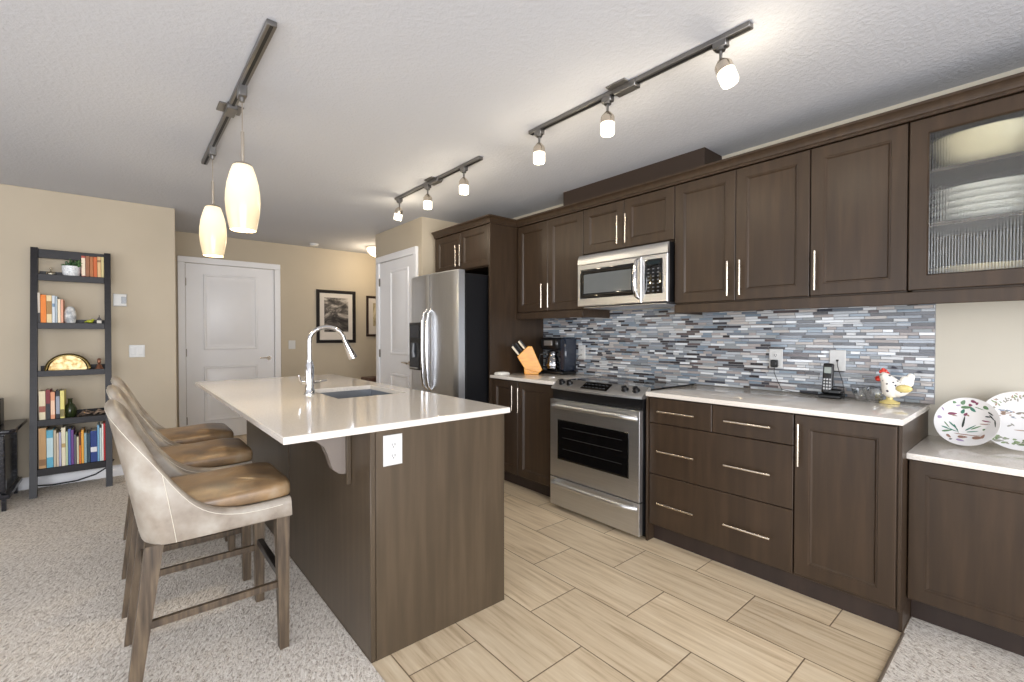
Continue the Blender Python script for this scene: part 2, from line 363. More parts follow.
def int_door(name, fn, a0, a1, z1, panels, hinge_at, knob_at, casing=.075):
    r = empty(name, fn((a0 + a1) / 2, 0, 0), kind='structure')
    m = MB()
    def bx(p, q, u, v, d0, d1, bev=.004, mm=m):
        A = fn(p, u, d0); B = fn(q, v, d1); mm.box(A[0], B[0], A[1], B[1], A[2], B[2], bev)
    bx(a0 - casing, a0 - .004, 0, z1 + .004, 0, .03); bx(a1 + .004, a1 + casing, 0, z1 + .004, 0, .03)
    bx(a0 - casing, a1 + casing, z1 + .004, z1 + casing, 0, .032)
    m.build('door_frame', M_white, r)
    s_ = MB(); bx(a0, a1, .008, z1, 0, .012, .002, s_)
    for (p, q, u, v) in panels:
        panel(s_, fn, p, q, u, v, [(0, .012), (.006, .021), (.02, .021), (.03, .0125), (.055, .0125), (.072, .0185)])
    s = s_.build('door_slab', M_white, r)
    for hz in (.25, z1 * .5, z1 - .22):
        h = MB(); A = fn(hinge_at - .012, hz - .045, .012); B = fn(hinge_at + .006, hz + .045, .026); h.box(A[0], B[0], A[1], B[1], A[2], B[2], .003)
        h.build('hinge', plain('dark_hinge', srgb(110, 104, 96), .35, .8), r)
    k = MB(); sg = 1 if knob_at < (a0 + a1) / 2 else -1
    c = fn(knob_at, .96, .012); c2 = fn(knob_at, .96, .026); c3 = fn(knob_at, .96, .058); c4 = fn(knob_at + sg * .11, .965, .062)
    k.tube([c, c2], .028, 16); k.tube([c2, c3], .011, 10); k.tube([c3, fn(knob_at + sg * .05, .968, .064), c4], [.010, .009, .007], 10)
    k.build('door_handle', M_nickel, r)
    return r
int_door('door_1', faceYn(6.57), .575, 1.515, 2.10, [(.748, 1.322, 1.08, 1.985), (.748, 1.322, .22, .88)], .575, 1.45)
int_door('door_2', faceXn(2.323), 4.285, 5.105, 2.09, [(4.40, 4.83, 1.04, 1.98), (4.40, 4.83, .22, .83)], 5.105, 4.36)

# ------------------------------------------------------------------ upper cabinets
UF = 2.749          # carcass front; doors add 19 mm
def carcass(parent, x0, x1, y0, y1, z0, z1, name='cabinet_body', mat=None):
    return MB().box(x0, x1, y0, y1, z0, z1, .001).build(name, mat or M_wood, parent)
GU = 'upper wall cabinets along the kitchen wall'
def upper(y0, y1, z0, z1, doors, label, hz, hl=.2):
    r = empty('wall_cabinet', (2.91, (y0 + y1) / 2, z0), label, 'cabinet', GU)
    carcass(r, UF, XW - .001, y0, y1, z0, z1)
    for a, b, h in doors: shaker_door(r, UF, a, b, z0 + .008, z1 - .006, .058, h, hz, hl)
    return r
upper(2.364, 3.133, 1.455, 2.228, [(2.364, 2.750, 2.718), (2.750, 3.133, 2.797)], 'dark brown double-door wall cabinet above the knife block and coffee maker', 1.588, .2)
upper(1.592, 2.362, 1.872, 2.228, [(1.592, 1.984, 1.95), (1.984, 2.362, 2.02)], 'short dark brown double-door wall cabinet directly above the microwave', 2.01, .2)
upper(.824, 1.590, 1.455, 2.228, [(.824, 1.203, 1.166), (1.203, 1.590, 1.236)], 'dark brown double-door wall cabinet right of the microwave', 1.59, .2)
upper(.434, .822, 1.455, 2.228, [(.434, .822, .792)], 'single-door dark brown wall cabinet beside the glass-front cabinet', 1.59, .2)
# glass cabinet, open box with shelves and dishes
g = empty('glass_front_cabinet', (2.91, .2, 1.455), 'dark brown wall cabinet with a reeded glass door showing blurred dishes', 'cabinet')
m = MB(); y0, y1 = -.05, .432
m.box(UF, XW - .001, y0, y0 + .016, 1.455, 2.228).box(UF, XW - .001, y1 - .016, y1, 1.455, 2.228).box(UF, XW - .001, y0, y1, 1.455, 1.471).box(UF, XW - .001, y0, y1, 2.21, 2.228).box(XW - .012, XW - .001, y0, y1, 1.455, 2.228)
m.build('cabinet_body', M_wood, g)
for z in (1.745, 1.985): MB().box(UF + .02, XW - .013, y0 + .017, y1 - .017, z, z + .016).build('shelf', M_wood, g)
fn = faceXn(UF); m = MB(); fw = .062
a0, a1, b0, b1 = y0 + .002, y1 - .002, 1.463, 2.222
rg = lambda ins, d: [fn(a0 + ins, b0 + ins, d), fn(a1 - ins, b0 + ins, d), fn(a1 - ins, b1 - ins, d), fn(a0 + ins, b1 - ins, d)]
m.rings([rg(0, 0), rg(0, .016), rg(.003, .019), rg(fw, .019), rg(fw + .004, .014), rg(fw + .006, .004), rg(fw + .006, 0)], loop=True)
gd = m.build('door', M_wood, g)
MB().box(UF - .008, UF - .003, a0 + fw, a1 - fw, b0 + fw, b1 - fw).build('glass_pane', M_reed, gd)
upper(-.60, -.052, 1.455, 2.228, [(-.60, -.052, -.09)], 'end dark brown wall cabinet past the glass-front cabinet', 1.59)
# dishes inside the glass cabinet
M_china = plain('white_china', srgb(238, 234, 226), .2)
M_cream = plain('cream_china', srgb(222, 206, 170), .25)
def dish_stack(x, y, z, r, n, mat, label, bowl=False):
    for i in range(n):
        m = MB(); hh = .05 if bowl else .018
        m.lathe([(.4 * r, 0), (.45 * r, .004), (.8 * r, hh * .5), (r, hh), (r * .97, hh + .002), (.78 * r, hh * .55), (.4 * r, .008), (0, .007)], (x, y, z + i * (.02 if bowl else .011)), 28)
        tag(m.build('bowl' if bowl else 'dinner_plate', mat), label, 'bowl' if bowl else 'plate', 'dishes stacked behind the reeded glass')
def big_dish(name, z, prof_, sy, mat, label):
    tag(MB().lathe(prof_, (2.905, .19, z), 40, sy=sy).build(name, mat), label, 'plate' if name == 'platter' else 'bowl')
big_dish('serving_bowl', 2.0015, [(.06, 0), (.075, .004), (.115, .05), (.135, .115), (.14, .14), (.132, .14), (.10, .05), (.05, .012), (0, .012)], 1.4, M_cream, 'large cream serving bowl on the top shelf behind reeded glass')
for i in range(5): big_dish('platter', 1.7615 + .030 * i, [(.07, 0), (.08, .004), (.12, .018), (.138, .027), (.134, .028), (.08, .01), (0, .008)], 1.38, M_china, 'white oval platter in the stack on the middle shelf behind reeded glass')
for i in range(3): big_dish('platter', 1.4715 + .032 * i, [(.07, 0), (.08, .004), (.12, .018), (.14, .028), (.135, .029), (.08, .01), (0, .008)], 1.4, M_cream, 'cream oval platter in the low stack at the bottom of the glass cabinet')
for o in COL.objects:
    if o.name.startswith('platter'): o['group'] = 'middle platters behind glass' if o['label'].startswith('white') else 'bottom platters behind glass'
# crown moulding: one run over the uppers, around the fridge panel and over the fridge cabinet
prof = [(0, 0), (.012, 0), (.012, .012), (.018, .016), (.022, .03), (.036, .044), (.044, .048), (.044, .06), (0, .06)]
def crown_pts(path, z0):
    rings = []
    for p, n in path:      # n = outward mitred offset direction
        rings.append([(p[0] + n[0] * o, p[1] + n[1] * o, z0 + h) for o, h in prof])
    return rings
m = MB()
FC = 2.43              # fridge cabinet door face
path = [((UF - .019, -.6), (-1, 0)), ((UF - .019, 3.15), (-1, -1)), ((FC, 3.15), (-1, -1)), ((FC, 4.06), (-1, 0))]
m.rings(crown_pts(path, 2.226))
m.box(UF - .019, XW - .001, -.6, 3.15, 2.23, 2.284).box(FC, XW - .001, 3.15, 4.06, 2.23, 2.284)
tag(m.build('crown_moulding', M_wood), 'dark brown crown moulding running along the tops of the wall cabinets', 'moulding')
m = MB().box(UF - .02, UF + .0, 2.364, 3.147, 1.398, 1.455, .003); m.box(UF + .0, XW - .012, 2.364, 2.382, 1.398, 1.4545)
tag(m.build('light_rail', M_wood), 'short dark light rail under the wall cabinet left of the microwave', 'moulding')
tag(MB().box(UF - .02, UF + .0, -.6, 1.590, 1.398, 1.455, .003).box(UF, XW - .012, 1.572, 1.59, 1.398, 1.4545).build('light_rail', M_wood), 'long dark light rail under the wall cabinets right of the microwave', 'moulding')
# brown bulkhead
struct('trim_2', MB().box(2.84, XW + .001, 1.447, 2.677, 2.284, CZ + .001, .002), M_soffit)

# ------------------------------------------------------------------ fridge surround
fr = empty('fridge_cabinet', (2.75, 3.6, 0), 'tall dark brown side panel with two-door cabinet over the refrigerator', 'cabinet')
MB().box(FC, XW - .001, 3.15, 3.172, 0, 2.228, .001).build('side_panel', M_wood, fr)
MB().box(FC, XW - .001, 4.045, 4.06, 0, 2.228, .001).build('side_panel', M_wood, fr)
carcass(fr, FC + .02, XW - .001, 3.172, 4.045, 1.86, 2.228)
shaker_door(fr, FC + .019, 3.174, 3.61, 1.868, 2.222, .055, 3.575, 2.0, .2)
shaker_door(fr, FC + .019, 3.61, 4.044, 1.868, 2.222, .055, 3.645, 2.0, .2)

# ------------------------------------------------------------------ refrigerator
f = empty('refrigerator', (2.6, 3.65, 0), 'stainless steel side-by-side refrigerator with black side and ice dispenser', 'refrigerator')
FX = 2.135; Y0, Y1, YS = 3.215, 4.03, 3.66
MB().box(FX + .085, XW - .03, Y0 + .004, Y1 - .004, .03, 1.785, .006).box(FX + .12, XW - .1, Y0 + .02, Y1 - .02, 0, .03).build('cabinet_body', M_blackm, f)
def curved_door(ya, yb, z0, z1):
    n = 12; rings = []
    for i in range(n + 1):
        s_ = i / n; y = ya + (yb - ya) * s_
        gy = (y - Y0) / (Y1 - Y0); bulge = .016 * (1 - (2 * gy - 1) ** 2)
        e = min(y - ya, yb - y); ed = .012 * max(0, 1 - e / .014) ** 2
        rings.append([(FX - bulge + ed + .004, y, z0), (FX - bulge + ed, y, z0 + .004), (FX - bulge + ed, y, z1 - .01), (FX - bulge + ed + .01, y, z1), (FX + .075, y, z1), (FX + .075, y, z0)])
    return MB().rings(rings).build('door', M_steel, f, angle=25)
d1 = curved_door(Y0, YS - .003, .09, 1.81); d2 = curved_door(YS + .003, Y1, .09, 1.81)
MB().box(FX + .03, FX + .09, Y0 + .01, Y1 - .01, .01, .085, .004).build('grille', M_black, f)
for d, y in ((d1, YS - .04), (d2, YS + .04)):
    x = FX - .016
    pts = [(x + .01, y, .76), (x - .03, y, .80), (x - .042, y, .88), (x - .046, y, 1.12), (x - .044, y, 1.38), (x - .03, y, 1.455), (x + .01, y, 1.49)]
    MB().tube(pts, [.013, .013, .013, .013, .013, .013, .013], 12).build('handle', M_chrome, d)
dp = MB(); dy0, dy1 = YS + .145, Y1 - .02
dp.rings([[(FX - .018 + a, y, z) for y, z in ((dy0 + i, .93 + i), (dy1 - i, .93 + i), (dy1 - i, 1.375 - i), (dy0 + i, 1.375 - i))] for a, i in ((.02, 0), (-.004, 0), (-.006, .004), (-.006, .012))])
dsp = dp.build('dispenser', M_black, d2)
MB().box(FX - .027, FX - .022, dy0 + .02, dy1 - .02, .95, 1.19, .01).build('dispenser_recess', plain('dispenser_cavity', srgb(40, 42, 46), .15), dsp)
MB().box(FX - .05, FX - .024, dy0 + .03, dy1 - .03, .945, .955, .003).build('drip_tray', M_steel_h, dsp)
MB().tube([(FX - .034, (dy0 + dy1) / 2, 1.18), (FX - .04, (dy0 + dy1) / 2, 1.10), (FX - .03, (dy0 + dy1) / 2, 1.05)], [.012, .015, .02], 10).build('dispenser_lever', plain('grey_lever', srgb(110, 114, 120), .25), dsp)
MB().box(FX - .027, FX - .023, dy0 + .02, dy1 - .02, 1.23, 1.35, .003).build('control_panel', plain('dispenser_panel', srgb(44, 46, 52), .2), dsp)

# ------------------------------------------------------------------ base cabinets
BF = 2.47             # carcass front
b = empty('base_cabinet', (2.77, 2.77, 0), 'dark brown two-door base cabinet between the refrigerator panel and the range', 'cabinet')
carcass(b, BF, XW - .001, 2.392, 3.149, .10, .889)
MB().box(2.525, 2.54, 2.392, 3.149, 0, .10).build('toe_kick', M_wood_d, b)
shaker_door(b, BF, 2.812, 3.147, .115, .878, .055, 2.85, .745, .2)
shaker_door(b, BF, 2.402, 2.810, .115, .878, .055, 2.776, .735, .2)
b = empty('drawer_cabinet', (2.77, 1.19, 0), 'dark brown base cabinet with four slab drawers right of the range', 'cabinet')
carcass(b, BF, XW - .001, .798, 1.592, .10, .889)
MB().box(2.51, 2.525, .798, 1.592, 0, .10).build('toe_kick', M_wood_d, b)
MB().box(BF - .03, XW - .01, 1.5925, 1.606, 0, .889, .001).build('side_panel', M_wood, b)
def drawer(y0, y1, z0, z1, hs):
    d = panel(MB(), faceXn(BF), y0, y1, z0, z1, [(0, .017), (.0025, .0195)]).build('drawer', M_wood, b)
    for hy, hz, L in hs: bar_pull(d, faceXn(BF - .0195), hy, hz, False, L)
drawer(1.202, 1.588, .730, .880, [(1.40, .805, .23)])
drawer(.801, 1.198, .730, .880, [(1.005, .805, .23)])
drawer(.801, 1.588, .420, .726, [(1.40, .568, .23), (1.005, .572, .23)])
drawer(.801, 1.588, .112, .416, [(1.40, .257, .23), (1.005, .257, .23)])
b = empty('base_cabinet', (2.77, .6, 0), 'dark brown single-door base cabinet at the raised counter end', 'cabinet')
carcass(b, BF, XW - .001, .412, .798, .10, .889)
MB().box(2.51, 2.525, .412, .798, 0, .10).build('toe_kick', M_wood_d, b)
MB().box(BF - .005, XW - .001, .399, .4115, .10, .889, .001).box(2.505, XW - .001, .399, .4115, 0, .10).build('side_panel', M_wood, b)
shaker_door(b, BF, .414, .797, .118, .880, .06, .772, .742, .2)
# desk-height cabinet
DF = 2.585
b = empty('desk_cabinet', (2.85, 0, 0), 'lower dark brown shaker cabinet under the desk-height counter', 'cabinet')
carcass(b, DF, XW - .001, -.7, .397, .12, .733)
MB().box(2.675, 2.69, -.7, .397, 0, .12).build('toe_kick', M_wood_d, b)
shaker_door(b, DF, -.15, .396, .128, .728, .055)
shaker_door(b, DF, -.69, -.154, .128, .728, .055)

# counters
def slab(name, x0, x1, y0, y1, z0, z1, label):
    return tag(MB().box(x0, x1, y0, y1, z0, z1, .003, seg=2).build(name, M_quartz), label, 'countertop')
slab('countertop', 2.425, XW - .001, 2.385, 3.149, .889, .915, 'short cream quartz countertop left of the range, under the knife block')
slab('countertop', 2.425, XW - .001, .392, 1.60, .889, .915, 'long cream quartz countertop right of the range, holding the rooster')
slab('countertop', 2.54, XW - .001, -.7, .3985, .734, .76, 'lower desk-height cream quartz countertop holding two decorated plates')

# ------------------------------------------------------------------ mosaic backsplash
def mosaic():
    pal = [(srgb(150, 158, 168), .12), (srgb(178, 184, 190), .10), (srgb(120, 128, 138), .08), (srgb(196, 198, 200), .25), (srgb(66, 68, 76), .08),
           (srgb(222, 226, 230), .06), (srgb(92, 82, 82), .12), (srgb(160, 152, 150), .35), (srgb(128, 144, 158), .06), (srgb(50, 48, 52), .15), (srgb(186, 180, 176), .3), (srgb(140, 146, 150), .3)]
    ms = []
    for i, (c, ro) in enumerate(pal):
        ms.append(plain('mosaic_tile_%s' % 'abcdefghijkl'[i], c, ro, Specular_IOR_Level=.75))
    wgt = [12, 11, 10, 8, 10, 9, 6, 8, 10, 6, 7, 9]
    m = MB(); x = XW - .0085
    bm = m.bm; m.mats = [plain('mosaic_grout', srgb(142, 142, 144), .8)] + ms
    def q(y0, y1, z0, z1, xf, idx):
        b = .0009
        vs = [bm.verts.new(p) for p in ((xf + .004, y0, z0), (xf + .004, y1, z0), (xf + .004, y1, z1), (xf + .004, y0, z1), (xf, y0 + b, z0 + b), (xf, y1 - b, z0 + b), (xf, y1 - b, z1 - b), (xf, y0 + b, z1 - b))]
        for ff in ((4, 5, 6, 7), (0, 1, 5, 4), (1, 2, 6, 5), (2, 3, 7, 6), (3, 0, 4, 7)):
            fa = bm.faces.new([vs[i] for i in ff]); fa.material_index = idx
            fa.normal_update()
    rnd = random.Random(21)
    z = .917; k = 0
    while z < 1.452:
        thick = rnd.choice([.016, .016, .016, .0075, .016, .016, .0075, .016])
        z1 = min(z + thick, 1.456)
        y = .378 - rnd.random() * .1
        last = -1
        while y < 3.148:
            L = rnd.choice([.045, .06, .075, .095, .095, .14]) if thick > .01 else rnd.choice([.1, .15, .22])
            ya, yb = max(y, .378), min(y + L, 3.148)
            if yb - ya > .006:
                i = rnd.choices(range(12), wgt)[0]
                if i == last: i = (i + 5) % 12
                last = i
                q(ya, yb - .0016, z, z1 - .0016, x - rnd.choice([0, 0, .0008, .0015]), i + 1)
            y += L
        z = z1; k += 1
    m.box(XW - .006, XW - .0005, .376, 3.1485, .916, 1.4545, mat=m.mats[0])
    return m.build('tile_backsplash', None)
tag(mosaic(), 'blue-grey glass and stone strip mosaic backsplash above the counters', 'backsplash')

# ------------------------------------------------------------------ microwave
mw = empty('microwave', (2.87, 1.98, 1.468), 'stainless over-the-range microwave with black keypad above the stove', 'microwave')
ma, mb_ = 1.598, 2.358; MX = 2.685
MB().box(MX, XW - .012, ma, mb_, 1.472, 1.862, .004).build('housing', M_black, mw)
fnm = faceXn(MX)
MB().rings([[fnm(y, z, d) for d, z in ((0, 1.79), (.022, 1.79), (.020, 1.822), (.012, 1.85), (.002, 1.862), (0, 1.862))] for y in (ma, mb_)]).build('vent_grille', M_steel_h, mw)
dr = panel(MB(), fnm, 1.792, mb_, 1.475, 1.786, [(0, .02), (.004, .024), (.018, .024)], back=True).build('door', M_steel_h, mw)
fnd = faceXn(MX - .024)
wd = panel(MB(), fnd, 1.832, mb_ - .028, 1.532, 1.75, [(0, .002), (.002, .003), (.03, .003), (.032, .0015)]).build('window', M_bglass, dr)
MB().box(MX - .0285, MX - .026, 1.868, mb_ - .066, 1.568, 1.712, .001).build('window_screen', M_bgrey, wd)
cp = panel(MB(), fnm, ma, 1.789, 1.475, 1.786, [(0, .02), (.004, .024), (.01, .024)]).build('control_panel', M_steel_h, mw)
kp = panel(MB(), fnd, 1.632, 1.765, 1.53, 1.758, [(0, .002), (.003, .003)]).build('keypad', M_bglass, cp)
m = MB()
for r_ in range(7):
    for c_ in range(3):
        m.box(MX - .0285, MX - .0265, 1.656 + c_ * .036, 1.670 + c_ * .036, 1.545 + r_ * .024, 1.553 + r_ * .024)
m.build('keypad_marks', plain('keypad_print', srgb(92, 94, 98), .5), kp)
MB().box(MX - .0285, MX - .0265, 1.65, 1.745, 1.722, 1.746).build('display', plain('display_glass', srgb(22, 34, 38), .1), kp)
hy = 1.81
MB().tube([(MX - .02, hy, 1.505), (MX - .055, hy, 1.52), (MX - .072, hy, 1.56), (MX - .076, hy, 1.63), (MX - .072, hy, 1.71), (MX - .055, hy, 1.755), (MX - .02, hy, 1.77)], [.012, .0135, .015, .016, .015, .0135, .012], 12).build('handle', M_chrome, dr)
MB().box(MX + .01, XW - .05, ma + .03, mb_ - .03, 1.460, 1.472, .004).build('filter_tray', M_steel_h, mw)

# ------------------------------------------------------------------ range
rg_ = empty('range', (2.75, 1.99, 0), 'stainless slide-in electric range with black glass cooktop', 'stove')
ra, rb = 1.612, 2.379; RX = 2.42
MB().box(RX, XW - .04, ra + .004, rb - .004, .03, .895, .003).box(RX + .06, XW - .1, ra + .02, rb - .02, 0, .03).build('oven_body', M_black, rg_)
MB().box(RX + .076, XW - .012, ra - .004, rb + .004, .9155, .923, .003).box(RX + .078, XW - .03, ra + .006, rb - .006, .8955, .9155).build('cooktop', M_bglass, rg_)
ct = MB()
for (bx_, by_, br) in ((2.60, 1.80, .10), (2.60, 2.19, .085), (2.86, 1.80, .08), (2.86, 2.19, .10)):
    ct.rings([[(bx_ + rr * math.cos(k * math.pi / 18), by_ + rr * math.sin(k * math.pi / 18), .9232 + h) for k in range(36)] for rr, h in ((br, 0), (br, .0004), (br - .004, .0004), (br - .004, 0))], loop=True)
ct.build('burner_rings', plain('burner_print', srgb(70, 70, 74), .3), rg_)
# bowed control panel
n = 14; rings = []; cps = []
for i in range(n + 1):
    s_ = i / n; y = ra - .002 + (rb - ra + .004) * s_; bow = .035 * (1 - (2 * s_ - 1) ** 2)
    xb = RX - .018 - bow
    rings.append([(RX + .075, y, .915), (RX + .075, y, .930), (RX + .062, y, .936), (xb + .012, y, .890), (xb, y, .880), (xb, y, .868), (RX + .02, y, .868)]); cps.append((y, xb))
MB().rings(rings).build('control_panel', M_steel_h, rg_, angle=28)
cpn = [c for c in rg_.children if c.name.startswith('control_panel')][0]
def cp_point(y, t):   # point on the sloped face, t 0 (front) .. 1 (back)
    s_ = (y - ra) / (rb - ra); bow = .035 * (1 - (2 * s_ - 1) ** 2)
    a = Vector((RX - .006 - bow, y, .890)); b_ = Vector((RX + .062, y, .936)); nrm = Vector((-(b_.z - a.z), 0, b_.x - a.x)).normalized()
    return a.lerp(b_, t), nrm
for y in (2.305, 2.225, 1.755, 1.675):
    p, nn = cp_point(y, .45)
    m = MB(); m.tube([p - nn * .001, p + nn * .006], .024, 20); m.tube([p + nn * .006, p + nn * .026], [.020, .017], 20)
    k = m.build('knob', M_black, cpn)
    q1 = p + nn * .027; MB().box(q1.x - .018, q1.x + .014, y - .003, y + .003, q1.z - .003, q1.z + .003, .001).build('knob_grip', M_black, k)
p0, nn = cp_point(1.985, .1); p1, _ = cp_point(1.985, .85)
m = MB(); m.rings([[(p.x + nn.x * h, y, p.z + nn.z * h) for p, y in ((p0, 1.87), (p0, 2.09), (p1, 2.10), (p1, 1.88))] for h in (0, .004)])
dp_ = m.build('display', M_bglass, cpn)
m = MB()
for i in range(7):
    for j in range(2):
        pp = p0.lerp(p1, .25 + .45 * j) + nn * .0045; y = 1.895 + i * .03
        m.box(pp.x - .003, pp.x + .003, y, y + .016, pp.z - .0005, pp.z + .0015)
m.build('button_marks', plain('keypad_print', srgb(150, 152, 156), .5), dp_)
# black band under the panel
rings = []
for i in range(n + 1):
    y, xb = cps[i]; y = min(max(y, ra + .002), rb - .002)
    rings.append([(xb + .012, y, .868), (xb + .03 if xb + .03 < RX - .002 else RX - .002, y, .80), (RX + .02, y, .80), (RX + .02, y, .868)])
MB().rings(rings).build('front_band', M_black, rg_)
od = panel(MB(), faceXn(RX), ra + .004, rb - .004, .238, .795, [(0, .032), (.0012, .033), (.02, .033)]).build('oven_door', M_steel_h, rg_)
fo = faceXn(RX - .033)
ow = panel(MB(), fo, 1.692, 2.302, .368, .655, [(0, .001), (.003, .003), (.008, .003)]).build('oven_window', M_bglass, od)
m = MB()
for z in (.45, .53, .60): m.tube([(RX - .0375, 1.74, z), (RX - .0375, 2.25, z)], .0012, 6)
m.build('oven_rack', plain('rack_glimpse', srgb(70, 70, 70), .3, .6), ow)
def bow_handle(par, z, xf, ya, yb):
    pts = []
    for i in range(17):
        s_ = i / 16; y = ya + (yb - ya) * s_; e = min(s_, 1 - s_); out = .05 * min(1, (e / .07)) ** .6 if e < .07 else .05
        pts.append((xf - out - .006 * (1 - (2 * s_ - 1) ** 2) + .006, y, z - (0 if e >= .07 else .012 * (1 - e / .07))))
    return MB().tube(pts, .0165, 14).build('handle', M_steel_h, par)
bow_handle(od, .758, RX - .032, ra + .03, rb - .03)
dw = panel(MB(), faceXn(RX), ra + .004, rb - .004, .03, .230, [(0, .032), (.0012, .033), (.02, .033)]).build('drawer', M_steel_h, rg_)
bow_handle(dw, .205, RX - .032, ra + .03, rb - .03)

# ------------------------------------------------------------------ island
isl = empty('kitchen_island', (1.05, 2.8, 0), 'dark brown kitchen island base with plain end panel and carved bracket', 'kitchen island')
MB().box(.735, 1.362, 1.70, 3.95, .0, .66, .001).box(.735, 1.362, 1.70, 2.46, .66, .888).box(.735, 1.362, 3.06, 3.95, .66, .888).box(.735, .86, 2.46, 3.06, .66, .888).box(1.335, 1.362, 2.46, 3.06, .66, .888).build('cabinet_body', M_wood_i, isl)
MB().box(.739, 1.378, 1.677, 1.70, 0, .889, .0015).build('end_panel', M_wood_i, isl)
MB().box(.717, .7385, 1.677, 1.702, 0, .889, .003).build('corner_trim', M_wood_i, isl)
MB().box(.719, .735, 1.703, 2.797, 0, .888, .0015).build('side_panel', M_wood_i, isl)
MB().box(.717, .735, 2.803, 3.95, 0, .888, .0015).build('side_panel', M_wood_i, isl)
for k in range(4):
    y = 1.715 + k * .56
    fnp = lambda a, b_, d: (1.362 + d, a, b_)
    dd = panel(MB(), fnp, y, y + .553, .11, .88, SHAKER(.055)).build('door', M_wood_i, isl)
    m = MB(); m.tube([(1.415, y + .04, .62), (1.415, y + .04, .82)], .006); m.tube([(1.381, y + .04, .66), (1.415, y + .04, .66)], .005); m.tube([(1.381, y + .04, .78), (1.415, y + .04, .78)], .005); m.build('handle', M_nickel, dd)
def corbel(yc):
    cb = [(0, .20), (-.010, .20), (-.03, .195), (-.055, .175), (-.066, .15), (-.075, .11), (-.09, .075), (-.115, .052), (-.15, .042), (-.185, .036), (-.20, .025), (-.20, .0), (0, 0)]
    m = MB(); m.prism([(.702 + a * .95, .887 - d) for a, d in cb], lambda a, b_, d: (a, d, b_), yc - .02, yc + .02, .002)
    c = m.build('bracket', plain('bracket_grey_brown', srgb(112, 102, 94), .4), isl)  # bracket is mid grey-brown, paler than the island panels
    MB().box(.700, .7185, yc - .035, yc + .035, .645, .887, .002).build('bracket_plate', M_wood_i, c)
corbel(1.905); corbel(3.55)
# top with sink cut-out
x0, x1, y0, y1 = .412, 1.412, 1.675, 4.09; hx0, hx1, hy0, hy1 = .893, 1.30, 2.50, 3.03; z0, z1 = .889, .915
m = MB(); O = lambda z, i=0: [(x0 + i, y0 + i, z), (x1 - i, y0 + i, z), (x1 - i, y1 - i, z), (x0 + i, y1 - i, z)]; Hh = lambda z, i=0: [(hx0 - i, hy0 - i, z), (hx1 + i, hy0 - i, z), (hx1 + i, hy1 + i, z), (hx0 - i, hy1 + i, z)]
m.rings([O(z0, .002), O(z0 + .002), O(z1 - .003), O(z1, .003), Hh(z1, .002), Hh(z1 - .002), Hh(z0)], loop=True)
tag(m.build('island_countertop', M_quartz), 'large cream quartz island countertop with a sink cut-out', 'countertop')
m = MB(); S = lambda z, i: [(hx0 - .006 + i, hy0 - .006 + i, z), (hx1 + .006 - i, hy0 - .006 + i, z), (hx1 + .006 - i, hy1 + .006 - i, z), (hx0 - .006 + i, hy1 + .006 - i, z)]
m.rings([S(.8885, -.012), S(.8885, 0), S(.73, .006), S(.715, .03), S(.712, .19)], cap0=False)
sk = tag(m.build('sink', plain('sink_steel', srgb(140, 143, 148), .35, .85)), 'undermount stainless sink set in the island top', 'sink')
MB().lathe([(.045, 0), (.045, .004), (.03, .004), (.028, .001), (0, .001)], (1.1, 2.72, .7125), 24).build('drain', M_chrome, sk)
# faucet
fx, fy = .83, 2.79
fc = empty('faucet', (fx, fy, .915), 'tall chrome gooseneck pull-down faucet on the island', 'faucet')
MB().lathe([(.032, 0), (.032, .006), (.027, .012), (.025, .05), (.0245, .17), (.019, .18), (.0185, .20)], (fx, fy, .915), 24).build('faucet_base', M_chrome, fc)
dirx, diry = math.cos(R(-4)), math.sin(R(-4))
pts = [(0, .19), (0, .27)]
for i in range(0, 13): a = math.pi - i * math.pi * .97 / 12; pts.append((.098 + .098 * math.cos(a), .313 + .078 * math.sin(a)))
pts.append((.207, .295))
P3 = [(fx + a * dirx, fy + a * diry, .915 + h) for a, h in pts]
MB().tube(P3, .0125, 14).build('gooseneck', M_chrome, fc)
e0 = Vector(P3[-1]); ed = Vector((.42 * dirx, .42 * diry, -.9)).normalized()
MB().tube([e0 - ed * .008, e0 + ed * .012, e0 + ed * .07, e0 + ed * .1, e0 + ed * .104], [.0145, .0165, .024, .026, .021], 16).build('spray_head', M_chrome, fc)
m = MB(); m.tube([(fx - .02, fy, .985), (fx - .045, fy - .005, .99)], [.014, .012], 12); m.tube([(fx - .04, fy, .988), (fx - .052, fy - .0, 1.0), (fx - .058, fy, 1.03)], [.006, .006, .005], 8)
m.tube([(fx + .02, fy, .985), (fx + .05, fy + .004, .987), (fx + .10, fy + .01, .99)], [.009, .006, .005], 10)
m.build('lever', M_chrome, fc)

